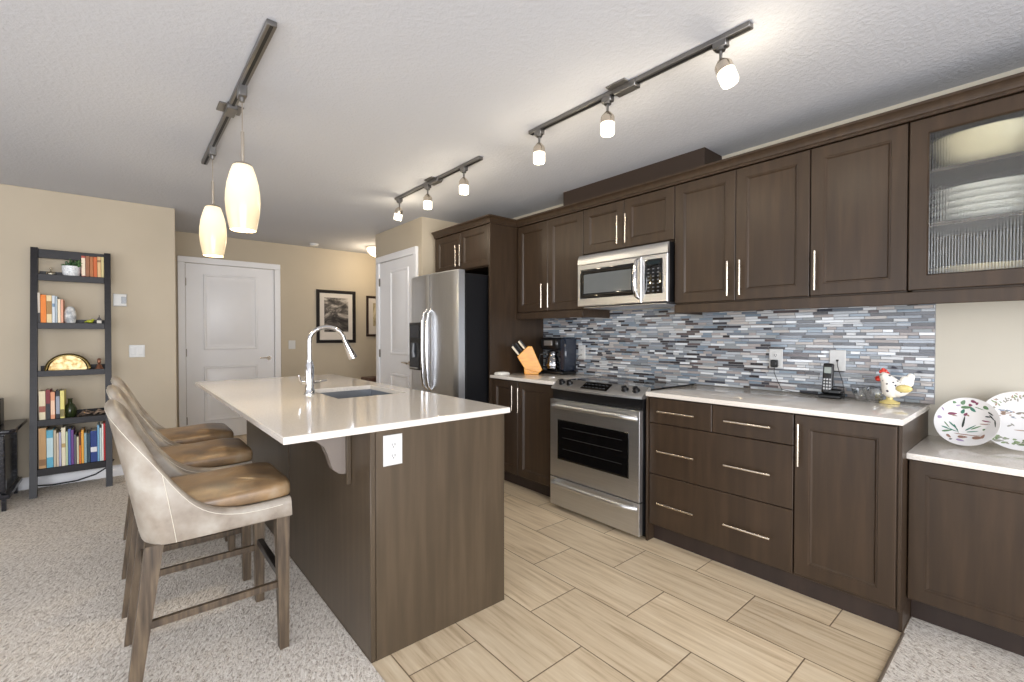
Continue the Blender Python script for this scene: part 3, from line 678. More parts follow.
# ------------------------------------------------------------------ outlets & switches
def duplex(name, fn, a0, a1, b0, b1, label, cat, kind='duplex', **k):
    r = empty(name, fn((a0 + a1) / 2, b0, 0), label, cat)
    pl = panel(MB(), fn, a0, a1, b0, b1, [(0, .003), (.003, .006)]).build('cover_plate', M_plate, r)
    w_ = a1 - a0; h = b1 - b0; ac = (a0 + a1) / 2; bc = (b0 + b1) / 2
    if kind == 'duplex':
        for q in (-1, 1):
            s_ = panel(MB(), lambda a, b_, d: fn(a, b_, d + .006), ac - .017, ac + .017, bc + q * h * .18 - .014, bc + q * h * .18 + .014, [(0, .001), (.003, .002)]).build('socket', M_plate, r)
            m = MB()
            for sx in (-.006, .006):
                A = fn(ac + sx - .0012, bc + q * h * .18 - .004, .0078); B = fn(ac + sx + .0012, bc + q * h * .18 + .006, .0085); m.box(A[0], B[0], A[1], B[1], A[2], B[2])
            A = fn(ac - .002, bc + q * h * .18 - .011, .0078); B = fn(ac + .002, bc + q * h * .18 - .007, .0085); m.box(A[0], B[0], A[1], B[1], A[2], B[2])
            m.build('slots', M_slot, s_)
    elif kind == 'jack':
        m = MB(); A = fn(ac - .006, bc - .005, .005); B = fn(ac + .006, bc + .005, .0075); m.box(A[0], B[0], A[1], B[1], A[2], B[2]); m.build('jack', M_slot, r)
    else:
        nsw = k.get('n', 1)
        for i in range(nsw):
            c = a0 + w_ * (i + .5) / nsw
            panel(MB(), lambda a, b_, d: fn(a, b_, d + .006), c - .016, c + .016, bc - .033, bc + .033, [(0, .001), (.002, .003)]).build('rocker_switch', M_plate, r)
    return r
duplex('outlet', faceYn(1.677), .769, .849, .749, .869, 'white duplex outlet on the end panel of the island', 'outlet')
duplex('outlet', faceXn(XW - .011), 1.062, 1.138, 1.056, 1.174, 'white outlet on the mosaic with a black adapter plugged in', 'outlet')
duplex('outlet', faceXn(XW - .011), 2.622, 2.70, 1.05, 1.17, 'white outlet on the mosaic behind the coffee maker', 'outlet')
duplex('phone_jack', faceXn(XW - .011), .742, .820, 1.058, 1.176, 'white phone jack plate on the mosaic above the cordless phone', 'wall plate', 'jack')
duplex('light_switch', faceYn(5.396), .051, .163, 1.056, 1.168, 'white double light switch plate right of the ladder bookcase', 'light switch', 'rocker', n=2)
duplex('light_switch', faceYn(6.57), 1.69, 1.775, 1.07, 1.185, 'white single light switch on the hall wall by the entry door', 'light switch', 'rocker')
ad = tag(MB().box(XW - .055, XW - .02, 1.082, 1.118, 1.062, 1.108, .005).build('power_adapter', M_black), 'small black power adapter plugged into the backsplash outlet', 'adapter')
(MB().tube([(XW - .04, 1.10, 1.062), (XW - .04, 1.10, 1.03), (XW - .03, 1.08, .97), (XW - .03, 1.06, .93), (XW - .03, 1.0, .921), (XW - .06, .86, .921)], .002, 6).build('power_cord', M_black, ad))
th = empty('thermostat', (-.006, 5.39, 1.51), 'white wall thermostat with a small grey screen by the ladder bookcase', 'thermostat')
panel(MB(), faceYn(5.396), -.053, .041, 1.515, 1.625, [(0, .014), (.005, .02)]).build('thermostat_body', M_plate, th)
MB().box(.002, .034, 5.3735, 5.377, 1.54, 1.60, .002).build('screen', plain('grey_screen', srgb(120, 124, 128), .2), th)
MB().box(-.002, .038, 5.3765, 5.3785, 1.536, 1.604, .001).build('screen_bezel', plain('screen_rim', srgb(70, 72, 76), .4), th)

# ------------------------------------------------------------------ things on the counters
# knife block
kb = empty('knife_block', (2.72, 2.98, .915), 'honey wood knife block full of knives beside the tall panel', 'knife block')
ax = Vector((.762, -.648, 0)); ay = Vector((.648, .762, 0)); o_ = Vector((2.72, 2.985, .9155))
fk = lambda a, z, d: tuple(o_ + ax * a + ay * d + Vector((0, 0, z)))
M_honey = noisy('honey_wood', ramp2(srgb(214, 140, 14), srgb(226, 160, 30)), scale=(4, 4, 20), nscale=3, rough=.3)
MB().prism([(-.095, .155), (-.002, .245), (.035, .245), (.125, .04), (.095, .012), (-.03, .05)], fk, -.05, .05, .003).prism([(-.03, 0), (.09, 0), (.095, .012), (.03, .06), (-.035, .06)], fk, -.045, .045, .002).build('block_body', M_honey, kb)
M_kh = plain('cream_knife_handle', srgb(226, 214, 190), .35)
dv = Vector((-.62, 0, .78))
for i, (a, z, d, L, mt) in enumerate([(-.082, .172, -.03, .09, M_kh), (-.03, .222, -.03, .085, M_kh), (-.075, .18, .015, .10, M_black), (-.05, .2, -.005, .09, M_black), (-.02, .235, .015, .08, M_black), (-.06, .19, .035, .085, M_black)]):
    h = MB(); p = Vector((a, 0, z)); q = p + dv * L
    h.tube([fk(p.x, p.z, d), fk((p.x + q.x) / 2, (p.z + q.z) / 2, d), fk(q.x, q.z, d)], [.008, .0095, .010], 10)
    kn = tag(h.build('knife', mt), ('cream-handled' if mt is M_kh else 'black-handled') + ' knife standing in the honey wood knife block', 'knife', 'knives in the block')
# coffee maker
cm = empty('coffee_maker', (2.86, 2.86, .915), 'black drip coffee maker with chrome trim and glass carafe', 'coffee maker')
cx = 2.95
MB().box(cx - .085, cx + .11, 2.715, 2.985, .915, .945, .01).build('base', M_black, cm)
MB().box(cx - .04, cx + .11, 2.715, 2.785, .945, 1.235, .012).build('water_tank', plain('tank_smoke_plastic', srgb(36, 42, 54), .08), cm)
MB().box(cx - .085, cx + .105, 2.775, 2.98, 1.13, 1.235, .015).build('brew_head', M_black, cm)
MB().box(cx - .088, cx - .084, 2.83, 2.93, 1.165, 1.21, .001).build('control_strip', M_steel_h, cm)
c = MB().lathe([(.05, 0), (.066, .012), (.07, .05), (.062, .1), (.045, .135), (.048, .15)], (cx - .01, 2.895, .947), 28).build('carafe', mat_clear('carafe_glass', (.35, .38, .42, 1), .6, .04), cm)
MB().lathe([(.0, 0), (.050, .0), (.050, .014), (.02, .024), (0, .024)], (cx - .01, 2.895, 1.098), 24).build('carafe_lid', M_black, c)
MB().lathe([(.0715, 0), (.0725, .004), (.0725, .012), (.071, .016)], (cx - .01, 2.895, .985), 28).build('carafe_band', M_chrome, c)
MB().tube([(cx - .05, 2.94, 1.085), (cx - .09, 2.97, 1.085), (cx - .105, 2.98, 1.04), (cx - .09, 2.965, .98), (cx - .06, 2.945, .975)], .008, 8).build('carafe_handle', M_black, c)
(MB().tube([(XW - .02, 2.66, 1.085), (XW - .05, 2.665, 1.08), (XW - .06, 2.69, 1.02), (XW - .05, 2.71, .95)], .003, 6).build('power_cord', M_black, cm))
tag(MB().box(2.455, 2.56, 3.04, 3.13, .9155, .932, .004).box(2.46, 2.555, 3.045, 3.125, .932, .938, .003).build('folded_napkin', plain('napkin_paper', srgb(240, 238, 232), .8)), 'small folded white napkin on the counter by the tall panel', 'napkin')
# cordless phone
ph = empty('cordless_phone', (2.95, .79, .915), 'black cordless phone upright in its charging base', 'telephone')
MB().box(2.915, 3.015, .73, .838, .9155, .936, .006).box(2.95, 3.01, .735, .80, .936, .965, .008).build('charging_base', M_black, ph)
mt = Matrix.Translation((2.965, .803, .936)) @ Matrix.Rotation(R(9), 4, 'Y')
hs_ = MB().box(-.014, .012, -.025, .025, 0, .168, .011, seg=3, mtx=mt).build('handset', M_black, ph)
MB().box(-.0155, -.0135, -.017, .017, .112, .146, .001, mtx=mt).build('screen', plain('phone_lcd', srgb(148, 156, 150), .2), hs_)
m = MB()
for i in range(4):
    for j in range(3): m.box(-.0158, -.0135, -.018 + j * .0135, -.009 + j * .0135, .022 + i * .017, .032 + i * .017, .001, mtx=mt)
m.build('keypad', plain('phone_keys', srgb(190, 192, 194), .4), hs_)
(MB().tube([(XW - .02, .781, 1.115), (XW - .04, .775, 1.09), (XW - .04, .75, 1.0), (3.02, .735, .93)], .0018, 6).build('phone_cord', M_black, ph))
# crystal bowl and glass
M_cry = mat_clear('cut_crystal', (.93, .96, .98, 1), .5, .05)
for (x, y, s_, nm, lb) in ((3.0, .655, .9, 'crystal_bowl', 'small cut crystal bowl next to the cordless phone'), (2.985, .598, 1.05, 'crystal_dish', 'faceted crystal dish tucked behind the rooster')):
    m = MB(); rings = []
    for r_, z in ((.022, 0), (.03, .004), (.034, .02), (.042, .04), (.047, .062), (.043, .062), (.038, .04), (.028, .02), (.0, .012)):
        rings.append([(x + s_ * (r_ * (1 + .07 * (k % 2))) * math.cos(k * math.pi / 12), y + s_ * (r_ * (1 + .07 * (k % 2))) * math.sin(k * math.pi / 12), .9155 + z * s_) for k in range(24)])
    m.rings(rings, cap0=True, cap1=False)
    tag(m.build(nm, M_cry, angle=15), lb, 'bowl')
# rooster
ro = empty('rooster_figurine', (2.95, .51, .915), 'white speckled ceramic rooster with red comb and yellow wing', 'figurine')
def mat_speckle():
    t = NT('speckled_ceramic'); tc = t.n('ShaderNodeTexCoord'); v = t.n('ShaderNodeTexVoronoi', i_Scale=46.0); t.l(tc.outputs['Object'], v.inputs['Vector'])
    r = ramp(t, [(.0, srgb(52, 48, 66)), (.24, srgb(60, 54, 66)), (.29, srgb(238, 234, 226))]); t.l(v.outputs['Distance'], r.inputs[0]); t.l(r.outputs[0], t.b.inputs['Base Color']); t.b.inputs['Roughness'].default_value = .15
    return t.m
M_spk = mat_speckle(); M_red = plain('red_glaze', srgb(196, 52, 38), .2); M_yel = plain('yellow_glaze', srgb(214, 196, 128), .25)
rx, bz = 2.95, .915
body = [(Vector((rx, .535, bz + .030)), .012), (Vector((rx, .53, bz + .045)), .032), (Vector((rx, .522, bz + .075)), .043), (Vector((rx, .527, bz + .10)), .040), (Vector((rx, .54, bz + .12)), .030), (Vector((rx, .553, bz + .14)), .021), (Vector((rx, .557, bz + .153)), .012), (Vector((rx, .558, bz + .157)), .002)]
m = MB(); m.tube([p for p, _ in body], [r_ for _, r_ in body], 18)
m.ball((rx, .505, bz + .078), .043, 18, (.85, 1.3, 1.0))
m.ball((rx, .465, bz + .112), .026, 16, (.5, 1.1, 1.2)); m.ball((rx, .45, bz + .135), .02, 14, (.45, .9, 1.1))
bd = m.build('body', M_spk, ro, angle=80)
m = MB()
for a, h, s_ in ((.566, .158, .008), (.557, .165, .010), (.547, .160, .009), (.538, .15, .007)): m.ball((rx, a, bz + h), s_, 10, (.5, 1, 1.3))
m.build('comb', M_red, ro, angle=80)
m = MB(); m.tube([(rx, .573, bz + .133), (rx, .592, bz + .127)], [.006, .001], 8); m.ball((rx - .004, .575, bz + .118), .010, 10, (.6, 1.2, 1.0)); m.ball((rx, .583, bz + .120), .007, 8); m.build('beak', M_red, ro, angle=80)
m = MB(); m.ball((rx - .038, .468, bz + .082), .026, 14, (.4, 1.25, .75)); m.build('wing', M_yel, ro, angle=80)
MB().ball((rx - .018, .562, bz + .143), .003, 8).build('eye', M_black, ro)
MB().lathe([(.036, 0), (.037, .006), (.026, .012), (.012, .02), (.012, .04)], (rx, .53, bz + .0005), 22, sy=1.15).build('base', M_yel, ro)

# decorated plates
M_plate_glaze = plain('plate_glaze', srgb(222, 220, 219), .12)
def paint_mat(c): return plain('plate_paint_%d_%d_%d' % c, srgb(*c), .2)
def leaning_plate(x, y, r, tilt, motifs, label, yaw=0):
    m = MB(); prof_ = [(.0, .006), (.55 * r, .006), (.62 * r, .011), (r, .027), (r, .023), (.9 * r, .017), (.62 * r, .005), (.55 * r, 0), (0, 0)]
    m.lathe(prof_, (0, 0, 0), 56)
    o = m.build('decorative_plate', M_plate_glaze, local=True)
    rot = Matrix.Rotation(yaw, 4, 'Z') @ Matrix.Rotation(-(math.pi / 2 - tilt), 4, 'Y')
    o.matrix_world = Matrix.Translation((x + r * math.sin(tilt), y, .7605 + r * math.cos(tilt))) @ rot
    tag(o, label, 'plate')
    def surf(px, py):
        q = math.hypot(px, py) / r
        h = .006 if q < .55 else .006 + .005 * (q - .55) / .07 if q < .62 else .011 + .016 * (q - .62) / .38
        return (px, py, h + .0007)
    # painted sprigs: leaf-shaped strokes, u to the right and v up as fractions of the radius
    mp = MB()
    for (u, v, L, w_, ang, c) in motifs:
        ca, sa = math.cos(R(ang)), math.sin(R(ang)); pts = []
        for k in range(14):
            t = 2 * math.pi * k / 14; a_ = L / 2 * math.cos(t); b_ = w_ / 2 * math.sin(t) * (1 - .35 * math.cos(t))
            uu, vv = u + a_ * ca - b_ * sa, v + a_ * sa + b_ * ca
            q = math.hypot(uu, vv)
            if q > .97: uu, vv = uu * .97 / q, vv * .97 / q
            pts.append(surf(vv * r, -uu * r))
        t_ = bmesh.new(); f_ = t_.faces.new([t_.verts.new(p) for p in pts]); mp.merge(t_, paint_mat(c))
    mp.build('painted_decoration', None, o, local=True)
    return o
GR, TE, PL, BR, DG, VI = (96, 128, 92), (70, 122, 104), (126, 70, 92), (148, 118, 104), (58, 66, 62), (160, 142, 172)
mot = [(-.2, .8, .2, .13, 60, GR), (-.1, .62, .34, .1, 8, GR), (.02, .72, .12, .1, 0, PL), (.12, .86, .2, .1, -20, PL), (.22, .8, .12, .08, 50, PL), (.1, .55, .22, .11, -40, TE), (-.2, .45, .2, .12, 75, TE), (.3, .62, .3, .03, -18, GR),
       (.5, .66, .2, .12, -30, GR), (-.34, .66, .16, .05, 20, VI), (-.46, .76, .12, .1, 0, GR), (-.5, .3, .28, .11, 15, PL), (-.44, .24, .2, .05, -10, BR), (-.84, .07, .14, .12, 0, VI), (-.78, .42, .16, .05, -60, VI),
       (-.12, .02, .5, .07, 88, DG), (-.1, .34, .16, .1, 60, PL), (-.02, .3, .1, .06, -40, BR), (-.4, -.2, .46, .05, -42, TE), (-.5, -.36, .5, .06, -14, TE), (-.55, -.46, .3, .08, 24, GR), (-.3, -.3, .4, .04, -60, TE), (-.6, -.2, .3, .04, -50, GR), (.12, -.2, .4, .05, 44, TE), (.28, -.16, .36, .05, 34, GR), (.2, -.34, .36, .04, 16, TE),
       (.1, -.5, .9, .035, 2, BR), (-.05, -.62, .3, .12, 6, BR), (-.08, -.78, .26, .09, -8, VI), (.4, -.58, .34, .14, 10, BR), (.55, -.5, .2, .1, 70, BR), (-.45, -.68, .2, .09, -40, BR), (-.36, -.8, .1, .06, 20, DG), (.55, .14, .3, .05, -8, PL), (.52, .02, .32, .04, 4, BR), (.6, .32, .22, .05, -6, DG), (.72, .28, .3, .045, -50, DG), (.84, .06, .3, .045, -80, DG), (.66, .44, .22, .05, -36, DG), (.52, -.2, .1, .07, 40, GR)]
leaning_plate(2.86, .243, .111, R(22), mot, 'white plate painted with green and plum flowers, leaning in front', R(-14))
rnd = random.Random(12); mot2 = []
GB, BB, GG, BL = (150, 148, 138), (164, 140, 124), (136, 152, 116), (140, 150, 166)
for i in range(70):
    a = rnd.uniform(.15, math.pi - .15); q = rnd.uniform(.72, .93); mot2.append((q * math.cos(a), q * math.sin(a), rnd.uniform(.05, .12), rnd.uniform(.03, .05), rnd.uniform(0, 180), rnd.choice([GB, GB, BB, GG])))
for i in range(46): mot2.append((rnd.uniform(-.75, .6), rnd.uniform(.1, .34), rnd.uniform(.06, .16), rnd.uniform(.03, .06), rnd.uniform(-30, 30), rnd.choice([BB, BB, GB, BL])))
for i in range(50):
    u = rnd.uniform(-.7, .6); mot2.append((u, -.62 - .12 * math.cos(u * 2) + rnd.uniform(-.08, .1), rnd.uniform(.08, .2), rnd.uniform(.04, .08), rnd.uniform(-40, 40), rnd.choice([GG, GG, (112, 128, 96), GB])))
mot2 += [(-.25, -.18, .14, .05, 30, GB), (-.18, -.14, .12, .04, -40, GB), (.1, -.3, .5, .03, 2, BB)]
leaning_plate(2.935, .085, .128, R(16), mot2, 'larger white plate with a faded farm scene, standing behind', R(-6))

# ------------------------------------------------------------------ bar stools
def make_stool():
    r = empty('bar_stool', (0, 0, 0), None, 'bar stool', 'counter stools at the island')
    W = .225; L = .515
    # plan path of the shell centre line: from front-right (+x) round the back to front-left
    def plan(u):      # u in 0..1
        s1 = .36; cr = .11
        if u < s1: t = u / s1; return (L - (L - cr) * t, -W), 0 if t < .02 else t * .12
        if u > 1 - s1: t = (1 - u) / s1; return (L - (L - cr) * t, W), t * .12
        t = (u - s1) / (1 - 2 * s1)
        # superelliptic back
        a = math.pi * (1.5 - t) - math.pi       # from -90 .. -> 90 around the back
        ang = -math.pi / 2 - t * math.pi
        ex = .62
        cxx, syy = math.cos(ang), math.sin(ang)
        return (cr + cr * -abs(cxx) ** ex, W * (abs(syy) ** ex) * (1 if syy > 0 else -1)), None
    N = 72; NV = 14; rings_o = []; cols = []
    pts = [Vector((*plan(i / N)[0], 0)) for i in range(N + 1)]
    # arc-length resample
    acc = [0]
    for i in range(N): acc.append(acc[-1] + (pts[i + 1] - pts[i]).length)
    T = acc[-1]; res = []
    for k in range(N + 1):
        d = T * k / N; i = 0
        while i < N - 1 and acc[i + 1] < d: i += 1
        f_ = (d - acc[i]) / max(1e-6, acc[i + 1] - acc[i]); res.append(pts[i].lerp(pts[i + 1], f_))
    pts = [Vector((.062 + q.x * (.453 / .515), q.y, 0)) for q in res]
    def sm(t): t = max(0, min(1, t)); return t * t * (3 - 2 * t)
    def top(p):
        x, y = p.x, abs(p.y)
        # swooping arm line: high at the back, low along the side
        K_ = [(.06, .995), (.09, .955), (.12, .86), (.15, .765), (.18, .70), (.22, .65), (.27, .622), (.34, .606), (.42, .604), (.52, .610)]
        if x <= K_[0][0] + .001: h = K_[0][1]
        else:
            h = K_[-1][1]
            for (xa, ha), (xb, hb) in zip(K_[:-1], K_[1:]):
                if xa <= x <= xb: h = ha + (hb - ha) * (x - xa) / (xb - xa); break
        if x < .12: h += .028 * (1 - (y / W) ** 2)
        return h
    zb = .535
    tk = .021
    def lean(p, z):
        wb = 1 - .75 * sm((p.x - .06) / .30)
        k = max(0, z - .54)
        return -.17 * wb * k - .05 * wb * k * k
    hs0 = [top(p) for p in pts]
    for _ in range(4): hs0 = [hs0[0]] + [(hs0[i - 1] + 2 * hs0[i] + hs0[i + 1]) / 4 for i in range(1, N)] + [hs0[N]]
    loops = []
    for i, p in enumerate(pts):
        a = pts[max(0, i - 1)]; b_ = pts[min(N, i + 1)]; d = (b_ - a).normalized(); nrm = Vector((d.y, -d.x, 0))
        if nrm.dot(p - Vector((.28, 0, 0))) < 0: nrm = -nrm
        h = hs0[i]; loop = []
        def pt(z, off):
            yy = 1 - .10 * max(0, (z - .66)) / .38
            q = p + nrm * off
            return (q.x + lean(p, z), q.y * yy, z)
        for k in range(NV + 1): z = zb + (h - tk - zb) * k / NV; loop.append(pt(z, tk * (.9 if k == 0 else 1)))
        for k in range(1, 6): an = math.pi * k / 6; loop.append(pt(h - tk + tk * math.sin(an), tk * math.cos(an)))
        for k in range(NV, -1, -1): z = zb + (h - tk - zb) * k / NV; loop.append(pt(z, -tk))
        loops.append(loop)
    MB().rings(loops).build('upholstered_shell', M_leather, r, local=True, angle=60)
    # stitching seams: along the arm edge and down the rear corner
    m = MB(); nO = NV
    for q in (NV - 1, NV - 2):
        pass
    edge = [Vector(l[NV]) * 1 for l in loops]
    edge = [e + (Vector((e.x - .28, e.y, 0)).normalized()) * .0006 for e in edge]
    m.tube(edge[2:-2], .0011, 5)
    for sgn in (0, 1):
        idx = [i for i, p in enumerate(pts) if (p.y < 0) == (sgn == 0) and abs(p.x - .14) < .02]
        if idx:
            i = idx[len(idx) // 2]; m.tube([Vector(loops[i][k]) + Vector((0, math.copysign(.0008, loops[i][k][1]), 0)) for k in range(NV + 1)], .0011, 5)
    m.build('stitching', M_stitch, r, local=True)
    # seat deck + cushion
    MB().box(.10, .515, -.205, .205, .545, .60, .012, seg=2).build('seat_deck', M_leather, r, local=True)
    # cushion: rounded slab, crowned
    rings = []; nx = 16; K = 28
    def outline(sc, z, crown=0):
        ring = []
        for k in range(48):
            a = 2 * math.pi * k / 48; c_, s_ = math.cos(a), math.sin(a); e = .24
            x = .305 + .227 * sc * math.copysign(abs(c_) ** e, c_); y = .213 * sc * math.copysign(abs(s_) ** e, s_)
            if x < .12: y *= .93
            ring.append((x, y, z + (.006 if x > .4 else 0) * crown))
        return ring
    prof_ = [(.95, .602), (.985, .604), (.998, .61), (1.0, .625), (1.0, .638), (.992, .646), (.97, .651), (.9, .656), (.75, .664), (.5, .671), (.25, .674), (.02, .675)]
    MB().rings([outline(a, z, 1 if i > 5 else 0) for i, (a, z) in enumerate(prof_)]).build('seat_cushion', M_leather_s, r, local=True, angle=70)
    # legs
    def leg(x0_, y0_, x1_, y1_, w0, w1, z0=.0, z1=.56):
        m = MB(); f_ = lambda cx_, cy_, w_, z: [(cx_ - w_, cy_ - w_, z), (cx_ + w_, cy_ - w_, z), (cx_ + w_, cy_ + w_, z), (cx_ - w_, cy_ + w_, z)]
        m.rings([f_(x0_, y0_, w0, z0), f_(x1_, y1_, w1, z1)]); return m.build('leg', M_legwood, r, local=True)
    for s_ in (-1, 1):
        leg(.488, s_ * .212, .485, s_ * .208, .017, .024, 0, .545)
        leg(.015, s_ * .214, .080, s_ * .205, .018, .026, 0, .536)
    for s_ in (-1, 1):
        m = MB(); m.box(.05, .475, s_ * .207 - .009, s_ * .207 + .009, .245, .272, .002); o = m.build('stretcher', M_legwood, r, local=True)
    MB().box(.474, .50, -.195, .195, .27, .30, .003).build('footrest', M_legdark, r, local=True)
    MB().box(.05, .07, -.19, .19, .36, .385, .002).build('stretcher', M_legwood, r, local=True)
    return r
st = make_stool()
SL = ['taupe leather bar stool nearest the camera, in front of the others', 'middle taupe leather bar stool of the row along the island', 'farthest taupe leather bar stool, nearest the entry door']
for i, (x, y) in enumerate(((.0, 2.21), (-.008, 2.885), (.0, 3.47))):
    o = st if i == 0 else copy_tree(st)
    o.location = (x, y, .004); o['label'] = SL[i]
st.location = (.0, 2.21, .004)

# ------------------------------------------------------------------ ladder bookcase
yf = lambda z: 5.05 + .25 * z / 1.96
BX0, BX1 = -.549, -.066
bk = empty('ladder_bookcase', ((BX0 + BX1) / 2, 5.22, .004), 'black five-shelf ladder bookcase leaning on the beige wall', 'bookcase')
for xa, xb in ((BX0, BX0 + .042), (BX1 - .042, BX1)):
    m = MB(); m.rings([[(x, yf(z) + d, z) for x, d in ((xa, 0), (xb, 0), (xb, .05), (xa, .05))] for z in (.004, 1.965)])
    m.build('post', M_shelf, bk)
SH = [(1.699, 1.752), (1.308, 1.358), (.928, .975), (.541, .592), (.161, .217)]
for za, zb_ in SH:
    y = yf(zb_); m = MB(); xa, xb = BX0 + .042, BX1 - .042
    m.box(xa, xb, y + .0, y + .018, za, zb_, .002).box(xa, xb, y + .018, 5.385, za + .01, zb_ - .012, .001)
    m.box(xa, xb, 5.373, 5.385, zb_ - .012, zb_ + .03)
    m.build('shelf', M_shelf, bk)
MB().box(BX0 + .042, BX1 - .042, 5.31, 5.328, 1.885, 1.955, .002).build('top_rail', M_shelf, bk)
COLN = {}
def book(x0, x1, shelf, h, col, label, group, depth=.15, band=None, tilt=0):
    z = SH[shelf][1] - .0115; y = yf(z) + .022
    w_ = x1 - x0 - .001
    r = empty('book', ((x0 + x1) / 2, y, z), label, 'book', group)
    mt = plain('book_cloth_%d_%d_%d' % col, srgb(*col), .55)
    m = MB(); t = .0018
    m.box(x0, x0 + t, y, y + depth, z, z + h, .0006).box(x0 + w_ - t, x0 + w_, y, y + depth, z, z + h, .0006).box(x0, x0 + w_, y - .001, y + t, z, z + h, .001)
    cv = m.build('cover', mt, r)
    MB().box(x0 + t, x0 + w_ - t, y + t, y + depth - .004, z + .003, z + h - .004).build('pages', M_paper, r)
    if band:
        c2, f0, f1 = band
        MB().box(x0 + .0008, x0 + w_ - .0008, y - .0018, y, z + h * f0, z + h * f1).build('spine_panel', plain('book_band_%d_%d_%d' % c2, srgb(*c2), .5), cv)
G1, G2, G4, G5 = 'books on the top shelf', 'books on the second shelf', 'books on the fourth shelf', 'books on the bottom shelf'
for a, b_, h, c, l, bd_ in [(-.251, -.226, .185, (176, 74, 58), 'red paperback beside the potted plant, top shelf', ((230, 214, 190), .1, .9)),
        (-.225, -.200, .186, (146, 92, 58), 'brown cloth book, second from the plant on the top shelf', None), (-.199, -.177, .183, (170, 104, 56), 'caramel brown book in the middle of the top shelf row', None),
        (-.176, -.152, .183, (198, 96, 38), 'burnt orange book, third from the right on the top shelf', None), (-.151, -.128, .187, (216, 178, 128), 'pale tan book, second from the right on the top shelf', ((150, 110, 70), .75, .85)), (-.127, -.109, .187, (206, 190, 136), 'yellowish cream book at the right end of the top shelf', None)]:
    book(a, b_, 0, h, c, l, G1, .12, bd_)
for a, b_, h, c, l, bd_ in [(-.507, -.492, .25, (196, 186, 172), 'narrow grey-and-black book at the left end, second shelf', ((30, 26, 28), .0, .36)), (-.491, -.458, .235, (228, 126, 34), 'bright orange book on the second shelf', None),
        (-.457, -.426, .232, (226, 204, 158), 'cream patterned book right of the orange one', ((160, 120, 60), .35, .8)), (-.425, -.408, .232, (206, 214, 222), 'pale blue-white book on the second shelf', ((110, 140, 170), .6, .72)),
        (-.407, -.394, .228, (168, 182, 190), 'thin grey-blue book on the second shelf', None), (-.393, -.376, .205, (232, 216, 190), 'ivory book on the second shelf', None), (-.375, -.360, .203, (224, 164, 136), 'salmon book beside the marbled vase', ((150, 50, 44), .0, .06))]:
    book(a, b_, 1, h, c, l, G2, .14, bd_)
for a, b_, h, c, l, bd_ in [(-.498, -.461, .235, (222, 208, 176), 'thick cream book at the left end, fourth shelf', ((150, 80, 60), .3, .5)), (-.460, -.434, .245, (122, 34, 44), 'dark red and black book on the fourth shelf', ((24, 24, 30), .0, .55)),
        (-.433, -.408, .225, (224, 156, 118), 'salmon pink book on the fourth shelf', ((238, 200, 170), .2, .7)), (-.404, -.380, .235, (24, 26, 34), 'black book with pale lettering on the fourth shelf', ((150, 156, 170), .2, .8)), (-.379, -.354, .232, (228, 216, 130), 'pale yellow book beside the green vase', ((120, 110, 60), .1, .35))]:
    book(a, b_, 3, h, c, l, G4, .16, bd_)
B5 = [(-.498, -.456, .325, (196, 156, 108), 'thick tan book at the far left, bottom shelf', ((140, 100, 60), .1, .25)), (-.455, -.417, .305, (96, 176, 204), 'light blue book on the bottom shelf', ((200, 226, 232), .3, .8)),
      (-.416, -.400, .30, (196, 184, 160), 'thin beige book on the bottom shelf', None), (-.399, -.386, .275, (222, 206, 184), 'cream pink thin book on the bottom shelf', None), (-.385, -.372, .28, (176, 176, 204), 'lavender paperback on the bottom shelf', None),
      (-.371, -.347, .315, (232, 224, 198), 'tall cream book on the bottom shelf', ((190, 160, 100), .5, .6)), (-.346, -.334, .28, (196, 214, 178), 'pale green thin book on the bottom shelf', None), (-.333, -.317, .30, (82, 112, 176), 'mid blue book on the bottom shelf', None),
      (-.316, -.300, .29, (108, 66, 138), 'purple book on the bottom shelf', None), (-.299, -.284, .25, (92, 92, 104), 'dark grey book on the bottom shelf', None), (-.283, -.270, .23, (214, 206, 172), 'small cream book on the bottom shelf', None),
      (-.269, -.257, .265, (116, 62, 36), 'dark brown book on the bottom shelf', ((226, 120, 40), .0, .6)), (-.256, -.240, .28, (236, 168, 62), 'orange yellow book on the bottom shelf', None), (-.239, -.223, .255, (146, 172, 178), 'grey-blue book on the bottom shelf', None),
      (-.222, -.202, .25, (30, 64, 82), 'dark teal book on the bottom shelf', None), (-.201, -.160, .265, (28, 56, 126), 'thick navy blue book on the bottom shelf', ((220, 220, 224), .35, .5)), (-.159, -.146, .31, (118, 170, 206), 'sky blue thin book on the bottom shelf', None),
      (-.145, -.132, .285, (198, 216, 214), 'pale mint book on the bottom shelf', None), (-.131, -.1205, .315, (236, 234, 228), 'white book beside the red one, bottom shelf', None)]
for a, b_, h, c, l, bd_ in B5: book(a, b_, 4, h, c, l, G5, .19, bd_)
book(-.1198, -.1095, 4, .32, (190, 34, 40), 'tall red book at the right end, bottom shelf', G5, .19)
ZS = [zb_ - .0115 for _, zb_ in SH]
